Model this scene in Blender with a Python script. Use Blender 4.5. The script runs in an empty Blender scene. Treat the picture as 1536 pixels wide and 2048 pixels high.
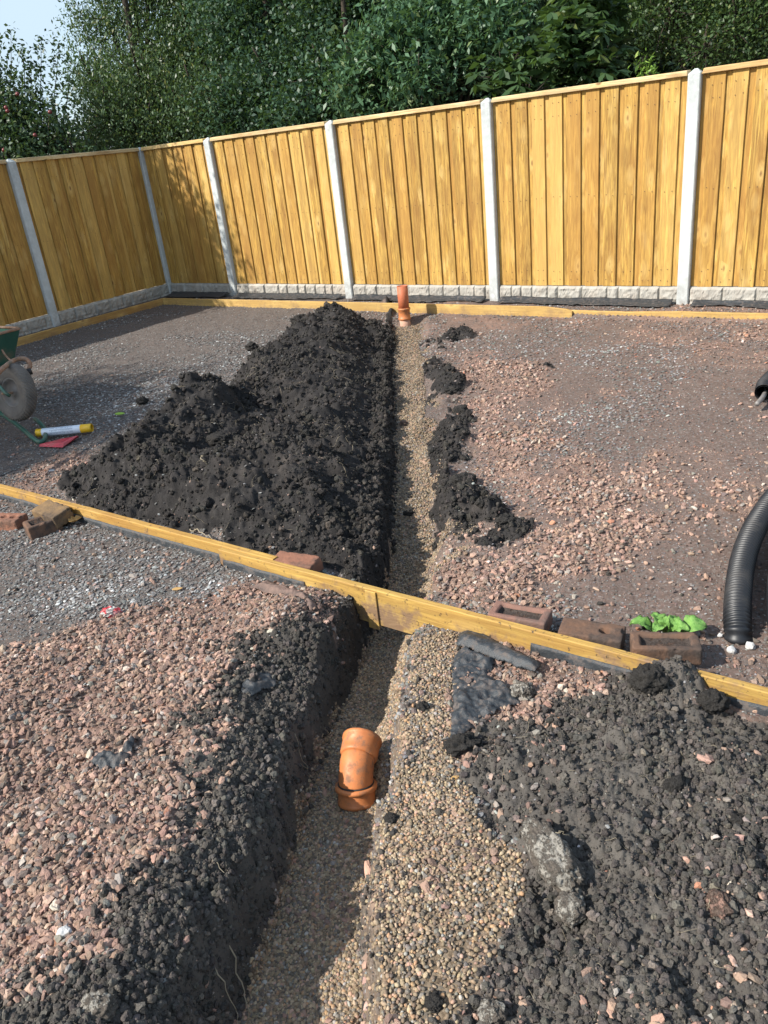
import bpy, bmesh, math, random
import numpy as np
from mathutils import Vector, Matrix, noise as mnoise

random.seed(7)
RNG = np.random.default_rng(11)
S = bpy.context.scene
COL = S.collection

# ------------------------------------------------------------------ camera
FPX, PITCH, ROLL, CAMH = 1574.976, .43670, -.11570, 1.6274
_F = np.array([0, math.cos(PITCH), -math.sin(PITCH)])
_u = np.array([0, math.sin(PITCH), math.cos(PITCH)])
_x = np.array([1., 0, 0])
_c, _s = math.cos(ROLL), math.sin(ROLL)
_X, _U = _c * _x + _s * _u, _c * _u - _s * _x
cam = bpy.data.cameras.new('camera')
cam.sensor_fit = 'VERTICAL'
cam.sensor_height = 36
cam.sensor_width = 27
cam.lens = FPX / 2048 * 36
cam.clip_start, cam.clip_end = .05, 600
camo = bpy.data.objects.new('camera', cam)
COL.objects.link(camo)
camo.matrix_world = Matrix(((_X[0], _U[0], -_F[0], 0), (_X[1], _U[1], -_F[1], 0),
                            (_X[2], _U[2], -_F[2], CAMH), (0, 0, 0, 1)))
S.camera = camo

# ------------------------------------------------------------------ light
SUN_EL = math.radians(38.5)
SH = math.radians(19)                       # direction on the ground in which shadows fall (from +x towards +y)
sd = Vector((math.cos(SH) * math.cos(SUN_EL), math.sin(SH) * math.cos(SUN_EL), -math.sin(SUN_EL)))
sun = bpy.data.lights.new('sun', 'SUN')
sun.energy = 5.0
sun.angle = math.radians(.55)
sun.color = (1, .95, .87)
suno = bpy.data.objects.new('sun', sun)
COL.objects.link(suno)
suno.rotation_euler = sd.to_track_quat('-Z', 'Y').to_euler()
suno.location = (-8, -4, 9)

W = bpy.data.worlds.new('World')
S.world = W
W.use_nodes = True
nt = W.node_tree
for n_ in list(nt.nodes):
    nt.nodes.remove(n_)
sky = nt.nodes.new('ShaderNodeTexSky')
sky.sky_type = 'NISHITA'
sky.sun_disc = False
sky.sun_elevation = SUN_EL
sky.sun_rotation = math.atan2(-math.cos(SH), -math.sin(SH))
sky.air_density, sky.dust_density, sky.ozone_density = 1.0, 1.2, 1.0
wtc = nt.nodes.new('ShaderNodeTexCoord')
wno = nt.nodes.new('ShaderNodeTexNoise')
wno.inputs['Scale'].default_value = 2.6
wno.inputs['Detail'].default_value = 6
wno.inputs['Roughness'].default_value = .5
wra = nt.nodes.new('ShaderNodeMapRange')
wra.inputs['From Min'].default_value, wra.inputs['From Max'].default_value = .40, .62
wmx = nt.nodes.new('ShaderNodeMix')
wmx.data_type = 'RGBA'
wmx.inputs['B'].default_value = (3.0, 3.8, 4.5, 1)
wbg = nt.nodes.new('ShaderNodeBackground')
wbg.inputs['Strength'].default_value = .15
wou = nt.nodes.new('ShaderNodeOutputWorld')
L = nt.links.new
L(wtc.outputs['Generated'], wno.inputs['Vector'])
L(wno.outputs['Fac'], wra.inputs['Value'])
L(wra.outputs['Result'], wmx.inputs['Factor'])
L(sky.outputs['Color'], wmx.inputs['A'])
L(wmx.outputs['Result'], wbg.inputs['Color'])
L(wbg.outputs[0], wou.inputs[0])

S.render.engine = 'CYCLES'
S.view_settings.view_transform = 'Standard'
S.view_settings.look = 'None'
S.view_settings.exposure = 0.62
S.view_settings.gamma = 1
S.view_settings.use_curve_mapping = False
S.cycles.max_bounces = 6
S.cycles.diffuse_bounces = 3
S.cycles.transparent_max_bounces = 6
S.cycles.use_adaptive_sampling = True


# ------------------------------------------------------------------ measuring: photo pixel -> point in the garden
def at(px, py, z=0.):
    d = _F + _X * (px - 768) / FPX - _U * (py - 1024) / FPX
    t = (z - CAMH) / d[2]
    return (float(d[0] * t), float(d[1] * t), float(z))


def deep(px, py, dist):
    d = _F + _X * (px - 768) / FPX - _U * (py - 1024) / FPX
    return (float(d[0] * dist), float(d[1] * dist), float(CAMH + d[2] * dist))


# ------------------------------------------------------------------ numpy noise
def _h(ix, iy, seed):
    n = (ix.astype(np.int64) * 374761393 + iy.astype(np.int64) * 668265263 + seed * 1274126177) & 0xffffffff
    n = ((n ^ (n >> 13)) * 1274126177) & 0xffffffff
    n = ((n ^ (n >> 16)) * 2246822519) & 0xffffffff
    return ((n ^ (n >> 15)) & 0xffffff) / float(0xffffff)


def vn(x, y, seed=0):
    ix, iy = np.floor(x), np.floor(y)
    fx, fy = x - ix, y - iy
    ix, iy = ix.astype(np.int64), iy.astype(np.int64)
    u, v = fx * fx * fx * (fx * (fx * 6 - 15) + 10), fy * fy * fy * (fy * (fy * 6 - 15) + 10)
    a, b, c, d = _h(ix, iy, seed), _h(ix + 1, iy, seed), _h(ix, iy + 1, seed), _h(ix + 1, iy + 1, seed)
    return (a * (1 - u) + b * u) * (1 - v) + (c * (1 - u) + d * u) * v


def fbm(x, y, o=4, seed=0, rough=.5):
    r, a, t = 0, 1., 0.
    for i in range(o):
        ca, sa = math.cos(i * 1.3 + .5), math.sin(i * 1.3 + .5)
        r = r + a * vn((x * ca - y * sa) * 2 ** i + i * 17.3, (x * sa + y * ca) * 2 ** i + i * 9.1, seed + i)
        t += a
        a *= rough
    return r / t


def clods(x, y, cell, seed, rmax=.6, fill=.8):
    """height of round lumps scattered one to a cell (0..1)"""
    X, Y = x / cell, y / cell
    ix, iy = np.floor(X).astype(np.int64), np.floor(Y).astype(np.int64)
    r = np.zeros_like(x)
    for dx in (-1, 0, 1):
        for dy in (-1, 0, 1):
            jx, jy = ix + dx, iy + dy
            cx, cy = jx + _h(jx, jy, seed), jy + _h(jx, jy, seed + 1)
            R = rmax * (.35 + .65 * _h(jx, jy, seed + 2)) * (_h(jx, jy, seed + 3) < fill)
            q = 1 - ((X - cx) ** 2 + (Y - cy) ** 2) / np.maximum(R * R, 1e-6)
            r = np.maximum(r, np.sqrt(np.clip(q, 0, 1)) * R)
    return r


def ss(a, b, x):
    t = np.clip((x - a) / (b - a), 0, 1)
    return t * t * (3 - 2 * t)


def sdpoly(x, y, poly):
    """signed distance, positive inside"""
    P = np.asarray(poly, float)[:, :2]
    d = np.full(x.shape, 1e9)
    ins = np.zeros(x.shape, bool)
    for i in range(len(P)):
        a, b = P[i], P[(i + 1) % len(P)]
        e = b - a
        wx, wy = x - a[0], y - a[1]
        t = np.clip((wx * e[0] + wy * e[1]) / (e @ e + 1e-12), 0, 1)
        d = np.minimum(d, (wx - e[0] * t) ** 2 + (wy - e[1] * t) ** 2)
        c = ((a[1] <= y) != (b[1] <= y))
        with np.errstate(divide='ignore', invalid='ignore'):
            c &= x < (b[0] - a[0]) * (y - a[1]) / (b[1] - a[1] if b[1] != a[1] else 1e-12) + a[0]
        ins ^= c
    return np.where(ins, 1, -1) * np.sqrt(d)


def pp(*pts, z=0.):
    return [at(a, b, z)[:2] for a, b in pts]


# ------------------------------------------------------------------ fence lines
FA = -.6576                                  # direction of the back fence
FD, FN = np.array([math.cos(FA), math.sin(FA)]), np.array([-math.sin(FA), math.cos(FA)])
FC = np.array([-2.6456, 11.5998])            # corner post
LA = 4.0731 - math.pi                        # direction of the side fence, towards the corner
LD, LN = np.array([math.cos(LA), math.sin(LA)]), np.array([-math.sin(LA), math.cos(LA)])
Z0 = -.04                                    # level of the gravelled area

HEAP = [(-1.60, 3.98), (-1.85, 4.25), (-1.86, 4.6), (-1.62, 5.1), (-1.36, 5.6), (-1.12, 5.95), (-1.08, 6.5), (-1.1, 7.0), (-.9, 7.7),
        (-.62, 8.5), (-.2, 8.6), (.2, 8.25), (.27, 6.5), (.15, 4.4), (.02, 3.4), (-.12, 2.9), (-.3, 3.02), (-.7, 3.3), (-1.1, 3.6)]
S3 = pp((905, 1500), (960, 1462), (1090, 1420), (1180, 1390), (1262, 1345), (1400, 1398), (1536, 1430), (1750, 1480), (1900, 2400),
        (860, 2400), (925, 2048), (1005, 1900), (1020, 1780), (1000, 1650), (960, 1575), (885, 1535))
S4 = pp((570, 1262), (690, 1270), (705, 1300), (660, 1440), (600, 1640), (560, 1800), (500, 2047), (480, 2400), (-200, 2400),
        (-30, 2010), (100, 1975), (200, 1900), (250, 1810), (330, 1760), (360, 1650), (430, 1560), (405, 1460), (470, 1390), (530, 1320))
R1 = pp((-500, 1400), (0, 1288), (60, 1272), (150, 1240), (250, 1212), (400, 1180), (480, 1150), (600, 1165), (730, 1225), (750, 1262),
        (640, 1330), (560, 1450), (560, 1700), (300, 2400), (-900, 2400))
R2 = pp((925, 705), (1080, 712), (1110, 780), (1100, 850), (1170, 900), (1280, 985), (1340, 1050), (1220, 1110), (1090, 1200),
        (960, 1210), (900, 1180), (872, 1140), (895, 1070), (1010, 1000), (950, 880), (925, 800), (895, 730))
R3 = pp((20, 990), (40, 930), (130, 895), (190, 900), (190, 1000), (120, 1010))
R4 = pp((940, 1262), (1120, 1300), (1262, 1345), (1180, 1395), (1060, 1450), (960, 1490), (900, 1490), (880, 1340))
PB = pp((815, 1262), (905, 1250), (930, 1290), (905, 1400), (885, 1490), (950, 1590), (1000, 1680), (1015, 1800), (1000, 1900),
        (920, 2047), (860, 2400), (600, 2400), (690, 2047), (735, 1700), (790, 1450), (800, 1330))
BLOBS = [(925, 985, .17, .26), (900, 1030, .1, .14), (1010, 1052, .10, .07), (965, 1075, .07, .05), (915, 850, .12, .24), (893, 755, .11, .32),
         (920, 664, .18, .12), (880, 875, .1, .18), (868, 735, .07, .15), (1095, 722, .07, .06), (985, 1010, .09, .07)]
BLOBW = [(at(a, b)[0], at(a, b)[1], c, d) for a, b, c, d in BLOBS]

YL = [-3, .8, 1.25, 1.5, 1.77, 2.19, 2.68, 2.9, 3.4, 4.4, 6.5, 7.9, 9]
XL = [-1.35, -.59, -.505, -.45, -.385, -.285, -.15, -.07, .01, .11, .22, .30, .35]
YR = [-3, .8, 1.03, 1.19, 1.47, 1.83, 2.23, 2.7, 3.3, 4.15, 5.16, 7.2, 8, 9]
XR = [-1.05, -.25, -.215, -.20, -.165, -.115, -.03, .07, .19, .27, .36, .50, .56, .6]
ZF = ([-3, 2.2, 2.8, 3.4, 4.4, 5.6, 7, 8.2, 9], [-.27, -.27, -.27, -.20, -.125, -.10, -.095, -.12, -.10])


def lines(x, y):
    """offset in front of the back and side fences (negative = in the garden)"""
    nb = (x - FC[0]) * FN[0] + (y - FC[1]) * FN[1]
    nl = (x - FC[0]) * LN[0] + (y - FC[1]) * LN[1]
    return nb, nl


def trench(x, y):
    wob = (fbm(x * 3 + 5, y * 3, 3, 31) - .5) * .07
    a, b = x - np.interp(y, YL, XL) + wob, np.interp(y, YR, XR) - x + wob
    return a, b


def classes(x, y):
    """weights of black soil, red crushed stone, pea gravel; the remainder is slate and dust"""
    w1 = (fbm(x * 6, y * 6, 4, 3) - .5)
    w2 = (fbm(x * 6 + 40, y * 6, 4, 5) - .5)
    k = .24
    xx, yy = x + w1 * k, y + w2 * k
    soil = ss(-.03, .04, sdpoly(xx, yy, HEAP))
    soil = np.maximum(soil, ss(-.04, .05, sdpoly(xx, yy, S3)))
    soil = np.maximum(soil, ss(-.05, .05, sdpoly(xx, yy, S4)))
    for cx, cy, rx, ry in BLOBW:
        soil = np.maximum(soil, ss(1.15, .85, np.hypot((xx - cx) / rx, (yy - cy) / ry)))
    rowm = ss(.30, .10, x - np.interp(y, YR, XR)) * (x > np.interp(y, YR, XR) - .02) * ss(3.35, 3.7, y) * ss(7.6, 7.0, y)
    soil = np.maximum(soil, .85 * rowm * ss(.44, .54, fbm(x * 5, y * 3.2, 4, 97)))
    fray = fbm(x * 14, y * 14, 4, 101)
    soil = np.clip(soil + (fray - .5) * 1.1 * (soil > .02) * (soil < .98), 0, 1)
    soil = np.maximum(soil, .8 * ss(.56, .62, fbm(x * 7, y * 7, 5, 103)) * ss(-.38, .0, sdpoly(x, y, S4)) * (y < 2.5))
    corner = ss(.10, -.05, y - (1.02 + .35 * (x + 1.0)) - w1 * .3) * (x < -.5)
    soil = np.maximum(soil, corner * ss(.42, .54, fbm(x * 9, y * 9, 4, 107)))
    red = np.zeros_like(x)
    for P, e in ((R1, .06), (R2, .12), (R3, .1), (R4, .04)):
        red = np.maximum(red, ss(-e, e, sdpoly(xx, yy, P)))
    # faint red patches on the right
    red = np.maximum(red, .75 * ss(.60, .72, fbm(x * 1.6 + 3, y * 1.6, 4, 61)) * ss(.4, .8, x) * ss(2.2, 2.6, y))
    red = np.where(y < 2.75 - .77 * x, red, red * (1 - .75 * ss(.5, .62, fbm(x * 3.5, y * 3.5, 3, 47))))
    pea = ss(-.05, .03, sdpoly(xx, yy, PB)) * (y < 2.75 - .77 * x)
    a, b = trench(x, y)
    t = np.minimum(a, b)
    end = 1 - ss(8.15, 8.3, y)
    floor = ss(-.012, .012, t) * end
    slope = ss(-.10, -.02, b + w1 * .14) * (a > 0) * (y > 2.6) * end * ss(.36, .5, fbm(x * 6, y * 4, 3, 207)) * .9       # gravel spilled down the right-hand side
    wlw = np.interp(y, [1.3, 2.0], [.11, .03]) + w1 * .12
    wallL = ss(-wlw - .05, -wlw, a) * (a < 0.01)
    wallR = ss(-.08, -.03, b) * (b < .012) * (y < 2.6)
    spill = ss(.45, .6, fbm(x * 4, y * 4, 3, 13)) * ss(.45, 0, -b) * ss(2.7, 3.1, y) * ss(4.2, 3.4, y) * (a > 0)
    pea = np.maximum(pea, spill)
    soil = soil * (1 - spill)
    pea = np.where(wallR > .5, pea * .55, pea)
    pea = np.maximum(pea, slope)
    soil = np.where(slope > soil, soil * .35, soil)
    soil = np.maximum(soil, wallL)
    pea = np.maximum(pea * (1 - soil * (t < 0)), floor)
    soil = soil * (1 - floor)
    hole = ss(.14, .05, np.hypot((x + .02), (y - 2.62) * 1.1))                 # under the plank
    red = red * (1 - soil) * (1 - pea)
    # lumps of stone in the soil and of soil in the stone
    return np.maximum(soil, hole * (1 - floor)), red, pea


def height(x, y, detail=True):
    soil, red, pea = classes(x, y)
    nb, nl = lines(x, y)
    strip = np.maximum(ss(-.505, -.475, nb), ss(-.415, -.385, nl))
    z = Z0 + strip * .035 + (fbm(x * .8, y * .8, 3, 91) - .5) * .03 * (1 - strip)
    # spoil heap left of the trench
    s = sdpoly(x, y, HEAP)
    ridge = .14 * ss(.04, .5, np.interp(y, YL, XL) - x) + .015 + .09 * ss(4.6, 3.8, y) * ss(-.3, -.9, x) + .05 * np.exp(-((x + .35) / .3) ** 2 - ((y - 6.2) / 1.3) ** 2)
    hp = ss(-.02, .40, s) * ridge
    hp += .235 * np.exp(-((x + 1.12) / .27) ** 2 - ((y - 5.02) / .42) ** 2)
    hp += .10 * np.exp(-((x + 1.35) / .25) ** 2 - ((y - 4.45) / .35) ** 2)
    hp += .12 * np.exp(-((x + .85) / .20) ** 2 - ((y - 6.35) / .35) ** 2) + .03 * np.exp(-((x + .5) / .35) ** 2 - ((y - 8.0) / .4) ** 2)
    hp -= .13 * np.exp(-((x + .72) / .22) ** 2 - ((y - 5.15) / .30) ** 2)
    hp -= .10 * np.exp(-((x + .95) / .14) ** 2 - ((y - 4.30) / .16) ** 2)
    hp *= ss(-.06, .06, s)
    hp = np.where(y < 3.6, np.minimum(hp, np.maximum(.07 + (y - (2.72 - .765 * x)) * .28, 0)), hp)
    z = z + hp
    for cx, cy, rx, ry in BLOBW:
        z = z + .028 * ss(1.25, .1, np.hypot((x - cx) / rx, (y - cy) / ry))
    # near left bank: red stone and soil thrown up beside the plank and the trench
    s = sdpoly(x, y, R1)
    front = y < 2.74 - .765 * x
    z = z + front * (ss(0, .3, s) * .035 + .08 * np.exp(-((x + .40) / .17) ** 2 - ((y - 2.58) / .16) ** 2)
                     + .045 * np.exp(-((x + .68) / .25) ** 2 - ((y - 2.1) / .35) ** 2) + .03 * np.exp(-((x + .85) / .2) ** 2 - ((y - 1.4) / .5) ** 2))
    la_ = np.interp(y, YL, XL) - x
    z = z + front * .022 * ss(.02, .14, la_) * ss(.5, .2, la_)
    s = sdpoly(x, y, S3)
    z = z + front * ss(0, .3, s) * .05 + .10 * np.exp(-((x - .84) / .10) ** 2 - ((y - 1.96) / .10) ** 2)
    z = z + front * (.05 * np.exp(-((x - .62) / .25) ** 2 - ((y - 1.75) / .2) ** 2))
    z = z + .03 * ss(0, .2, sdpoly(x, y, R2)) * fbm(x * 3, y * 3, 3, 77)
    if detail:
        far = np.clip(3.2 / np.maximum(y, 1e-3), .0, 1)
        # crumbly soil
        sm = soil
        hr = np.interp(y, [2.8, 3.4], [0, 1])
        z = z + sm * ((fbm(x * 5, y * 5, 5, 1, .6) - .5) * .10 + hr * (np.abs(fbm(x * 4.5, y * 4.5, 4, 231, .55) - .5) * -.20 + .03 + clods(x, y, .22, 233, .6, .3) * .06) + clods(x, y, .13, 20, .6, .45) * .07 * np.interp(y, [2, 3.5], [.5, 1.1])
                      + clods(x + .3, y, .045, 24, .6, .4) * .020 + clods(x, y + .7, .02, 28, .6, .6) * .009 * (far + .2)
                      + (fbm(x * 45, y * 45, 3, 8, .7) - .5) * .016 * (far + .25))
        z = z + red * ((fbm(x * 7, y * 7, 3, 11) - .5) * .035 + clods(x, y, .028, 40, .6, .9) * .012 + clods(x, y, .014, 44, .6, .9) * .006 * far)
        z = z + pea * ((fbm(x * 8, y * 8, 3, 15) - .5) * .02 + clods(x, y, .011, 50, .6, 1) * .004 * far)
        dust = np.clip(1 - soil - red - pea, 0, 1)
        z = z + dust * ((fbm(x * 9, y * 9, 4, 18) - .5) * .016 + clods(x, y, .02, 54, .55, .5) * .005 * far)
    a, b = trench(x, y)
    n = ((fbm(x * 8, y * 8, 5, 71, .6) - .5) * .13 + clods(x, y, .06, 73, .6, .6) * .05) if detail else 0
    wl = ss(np.interp(y, [1.3, 2.0, 2.9], [-.10, -.045, -.07]) + n * np.interp(y, [1.5, 2.1, 2.8, 3.2], [1, .55, .55, 1]), .012 + n * .25, a) ** 1.25
    wr = ss(np.where(y > 2.75, -.13, -.075) + n * .7, .006, b)
    cut = wl * wr * (1 - ss(8.2, 8.36, y))
    zf = np.interp(y, *ZF) + (z - Z0) * .0
    if detail:
        zf = zf + (fbm(x * 6, y * 6, 3, 15) - .5) * .03 + clods(x, y, .011, 50, .6, 1) * .004
    # gravel banked up against the right-hand side near the plank
    zf = zf + .07 * ss(.12, 0, b) * ss(.45, .6, fbm(x * 2, y * 2.2, 2, 19)) + .10 * np.exp(-((x - .12) / .10) ** 2 - ((y - 2.5) / .14) ** 2)
    z = z * (1 - cut) + np.minimum(zf, z) * cut
    # the plank stands in the ground: keep the surface clear of its faces
    return z


def hz(x, y, d=False):
    return float(height(np.array([float(x)]), np.array([float(y)]), d)[0])


# ------------------------------------------------------------------ material helpers
class NT:
    def __init__(s, name):
        s.m = bpy.data.materials.new(name)
        s.m.use_nodes = True
        s.t = s.m.node_tree
        for n in list(s.t.nodes):
            s.t.nodes.remove(n)
        s.out = s.t.nodes.new('ShaderNodeOutputMaterial')
        s.b = s.t.nodes.new('ShaderNodeBsdfPrincipled')
        s.t.links.new(s.b.outputs[0], s.out.inputs[0])

    def put(s, sock, v):
        if isinstance(v, bpy.types.NodeSocket):
            s.t.links.new(v, sock)
        elif isinstance(v, (tuple, list)) and len(v) == 3 and sock.type == 'RGBA':
            sock.default_value = (*v, 1)
        else:
            sock.default_value = v

    def node(s, typ, props=None, **ins):
        n = s.t.nodes.new(typ)
        for k, v in (props or {}).items():
            setattr(n, k, v)
        for k, v in ins.items():
            s.put(n.inputs[k.replace('_', ' ')], v)
        return n

    def coord(s, kind='Object'):
        return s.node('ShaderNodeTexCoord').outputs[kind]

    def pos(s):
        return s.node('ShaderNodeNewGeometry').outputs['Position']

    def mapping(s, vec, scale=(1, 1, 1), loc=(0, 0, 0)):
        return s.node('ShaderNodeMapping', None, Vector=vec, Scale=scale, Location=loc).outputs[0]

    def noise(s, vec, scale, detail=3, rough=.5, dist=0.):
        return s.node('ShaderNodeTexNoise', None, Vector=vec, Scale=scale, Detail=detail, Roughness=rough, Distortion=dist).outputs['Fac']

    def vor(s, vec, scale, out='Color', feature='F1'):
        return s.node('ShaderNodeTexVoronoi', {'feature': feature}, Vector=vec, Scale=scale).outputs[out]

    def math(s, op, a, b=0., c=None):
        n = s.t.nodes.new('ShaderNodeMath')
        n.operation = op
        s.put(n.inputs[0], a)
        s.put(n.inputs[1], b)
        if c is not None:
            s.put(n.inputs[2], c)
        return n.outputs[0]

    def rng(s, v, a, b, c=0., d=1.):
        n = s.node('ShaderNodeMapRange', None, Value=v)
        for k, q in zip(('From Min', 'From Max', 'To Min', 'To Max'), (a, b, c, d)):
            s.put(n.inputs[k], q)
        return n.outputs[0]

    def mix(s, f, a, b, mode='MIX'):
        n = s.t.nodes.new('ShaderNodeMix')
        n.data_type = 'RGBA'
        n.blend_type = mode
        s.put(n.inputs['Factor'], f)
        s.put(n.inputs['A'], a)
        s.put(n.inputs['B'], b)
        return n.outputs['Result']

    def ramp(s, f, stops, interp='LINEAR'):
        n = s.t.nodes.new('ShaderNodeValToRGB')
        n.color_ramp.interpolation = interp
        e = n.color_ramp.elements
        while len(e) < len(stops):
            e.new(.5)
        for q, (p, c) in zip(e, stops):
            q.position = p
            q.color = (*c, 1)
        s.put(n.inputs[0], f)
        return n.outputs[0]

    def attr(s, name, typ='GEOMETRY', out='Color'):
        return s.node('ShaderNodeAttribute', {'attribute_name': name, 'attribute_type': typ}).outputs[out]

    def bump(s, h, dist=.01, strength=1., normal=None):
        n = s.node('ShaderNodeBump', None, Height=h, Distance=dist, Strength=strength)
        if normal is not None:
            s.put(n.inputs['Normal'], normal)
        return n.outputs[0]

    def sep(s, c):
        n = s.t.nodes.new('ShaderNodeSeparateColor')
        s.put(n.inputs[0], c)
        return n.outputs

    def set(s, **kw):
        for k, v in kw.items():
            s.put(s.b.inputs[k.replace('_', ' ')], v)
        return s.m


def mat_ground():
    g = NT('ground')
    p = g.pos()
    c = g.sep(g.attr('cls'))
    soil, red, pea = c[0], c[1], c[2]
    big = g.noise(p, 1.7, 4, .6)
    mid = g.noise(p, 9, 4, .6)
    fine = g.noise(p, 160, 3, .7)
    v1 = g.vor(p, 95)
    v1s = g.sep(v1)
    chip = g.ramp(v1s[0], [(0, (.085, .066, .058)), (.3, (.13, .10, .088)), (.55, (.17, .135, .12)), (.75, (.16, .165, .155)), (.9, (.21, .135, .115)), (1, (.34, .33, .31))])
    dust = g.mix(g.rng(big, .38, .64), (.132, .106, .085), (.096, .081, .068))
    dust = g.mix(g.rng(mid, .55, .75, 0, .55), dust, (.22, .12, .085))
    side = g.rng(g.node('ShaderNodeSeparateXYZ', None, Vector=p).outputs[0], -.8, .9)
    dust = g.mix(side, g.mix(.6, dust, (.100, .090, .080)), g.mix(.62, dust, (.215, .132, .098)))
    slate = g.mix(.5, dust, chip)
    slate = g.mix(g.rng(fine, .35, .7, .0, .35), slate, (.05, .042, .04))
    v2 = g.sep(g.vor(p, 60))
    rd = g.ramp(v2[0], [(0, (.17, .11, .085)), (.5, (.27, .175, .135)), (.8, (.33, .22, .175)), (1, (.21, .17, .15))])
    rd = g.mix(g.rng(fine, .3, .75), rd, (.19, .122, .095))
    v3 = g.sep(g.vor(p, 130))
    pe = g.ramp(v3[0], [(0, (.09, .066, .045)), (.4, (.17, .128, .085)), (.7, (.23, .175, .12)), (1, (.15, .13, .105))])
    pe = g.mix(g.rng(g.noise(p, 5, 3), .5, .68), pe, (.34, .23, .17))
    so = g.mix(g.rng(mid, .35, .7), (.018, .0165, .016), (.040, .036, .034))
    so = g.mix(g.rng(g.noise(p, 30, 3, .7), .55, .8, 0, .6), so, (.075, .068, .062))
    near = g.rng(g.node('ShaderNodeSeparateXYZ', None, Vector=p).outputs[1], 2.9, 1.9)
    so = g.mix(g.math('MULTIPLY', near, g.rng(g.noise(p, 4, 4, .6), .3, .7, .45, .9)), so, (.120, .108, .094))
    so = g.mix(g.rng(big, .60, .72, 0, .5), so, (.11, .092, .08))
    col = g.mix(red, slate, rd)
    col = g.mix(pea, col, pe)
    edge = g.math('ADD', soil, g.rng(g.noise(p, 45, 3, .7), 0, 1, -.35, .35))
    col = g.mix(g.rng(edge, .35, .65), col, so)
    h = g.math('ADD', g.math('MULTIPLY', g.noise(p, 220, 3, .7), .6), g.math('MULTIPLY', v1s[1], .5))
    nrm = g.bump(h, .005, 1.)
    return g.set(Base_Color=col, Roughness=.95, Normal=nrm, Specular_IOR_Level=.2)


def mat_stone(name, scale=60, rough=.85, spec=.3, dirt=(.10, .075, .06), amt=.35):
    g = NT(name)
    o = g.coord('Object')
    t = g.attr('tint', 'INSTANCER')
    n = g.noise(o, 2.5, 4, .65)
    c = g.mix(g.rng(n, .45, .75, 0, amt), t, dirt)
    c = g.mix(g.rng(g.noise(o, 9, 2), .5, .8, 0, .25), c, (.45, .42, .40))
    return g.set(Base_Color=c, Roughness=rough, Specular_IOR_Level=spec, Normal=g.bump(n, .15, .35))


def mat_wood(name, axis, light=(.61, .380, .092), mid=(.46, .258, .050), dark=(.12, .052, .013), wet=0.):
    g = NT(name)
    o = g.coord('Object')
    rnd = g.node('ShaderNodeObjectInfo').outputs['Random']
    off = g.node('ShaderNodeCombineXYZ', None, X=g.math('MULTIPLY', rnd, 37.), Y=g.math('MULTIPLY', rnd, 91.), Z=g.math('MULTIPLY', rnd, 13.)).outputs[0]
    v = g.node('ShaderNodeVectorMath', {'operation': 'ADD'})
    g.put(v.inputs[0], o)
    g.put(v.inputs[1], off)
    v = v.outputs[0]
    sc = [1, 1, 1]
    sc[axis] = .07
    st = g.mapping(v, tuple(sc))
    big = g.noise(st, 16, 3, .55, .4)
    grain = g.noise(st, 75, 3, .65, .8)
    sc[axis] = .45
    sc[1] = 0.
    kv = g.mapping(v, tuple(sc))
    dist = g.vor(kv, 8.5, 'Distance')
    kr = g.sep(g.vor(kv, 8.5))
    knot = g.math('MULTIPLY', g.rng(dist, .05, .14, 1, 0), g.math('GREATER_THAN', kr[0], .45))
    halo = g.math('MULTIPLY', g.rng(dist, .08, .45, 1, 0), g.math('GREATER_THAN', kr[0], .45))
    ring = g.node('ShaderNodeMath', {'operation': 'SINE'})
    g.put(ring.inputs[0], g.math('MULTIPLY', g.math('ADD', big, g.math('MULTIPLY', halo, .25)), 42.))
    ringv = g.rng(ring.outputs[0], -1, 1)
    c = g.mix(g.rng(big, .33, .68), light, mid)
    sc2 = [1, 1, 1]
    sc2[axis] = .035
    band = g.noise(g.mapping(v, tuple(sc2)), 24, 2, .5, .2)
    c = g.mix(g.rng(band, .47, .53, 0, .55), c, tuple(q * .62 for q in light))
    c = g.mix(g.rng(band, .40, .34, 0, .6), c, tuple(min(.9, q * 1.22) for q in light))
    c = g.mix(g.math('MULTIPLY', ringv, .34), c, dark)
    c = g.mix(g.rng(grain, .44, .72, 0, .68), c, dark)
    streak = g.noise(g.mapping(v, tuple(sc2)), 60, 2, .6, .3)
    c = g.mix(g.rng(streak, .60, .68, 0, .55), c, dark)
    blot = g.noise(g.mapping(v, tuple(.35 if i == axis else 1 for i in range(3))), 4.5, 4, .6)
    c = g.mix(g.rng(blot, .48, .70, 0, .65), c, (.24, .115, .028))
    c = g.mix(g.rng(blot, .25, .42, .6, 0), c, (.58, .40, .16))
    c = g.mix(g.math('MULTIPLY', halo, .55), c, (.66, .47, .17))
    c = g.mix(g.math('MULTIPLY', knot, .85), c, (.13, .055, .02))
    c = g.mix(g.rng(rnd, .25, 1, 0, .5), c, (.40, .205, .048))
    rr = g.node('ShaderNodeMath', {'operation': 'FRACT'})
    g.put(rr.inputs[0], g.math('MULTIPLY', rnd, 7.31))
    c = g.mix(g.rng(rr.outputs[0], .6, 1, 0, .45), c, (.74, .50, .16))
    if wet:
        m = g.noise(g.pos(), 7, 5, .7)
        pz = g.node('ShaderNodeSeparateXYZ', None, Vector=g.pos()).outputs[2]
        f = g.math('ADD', m, g.rng(pz, -.05, .05, .10, -.06))
        c = g.mix(g.rng(f, .52, .66, 0, wet), c, (.20, .125, .08))
        c = g.mix(g.rng(g.noise(g.pos(), 38, 4, .75), .60, .68, 0, wet), c, (.03, .026, .024))
    h = g.math('ADD', g.math('MULTIPLY', ringv, .4), grain)
    return g.set(Base_Color=c, Roughness=.72, Specular_IOR_Level=.35, Normal=g.bump(h, .0018, .7))


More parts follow.
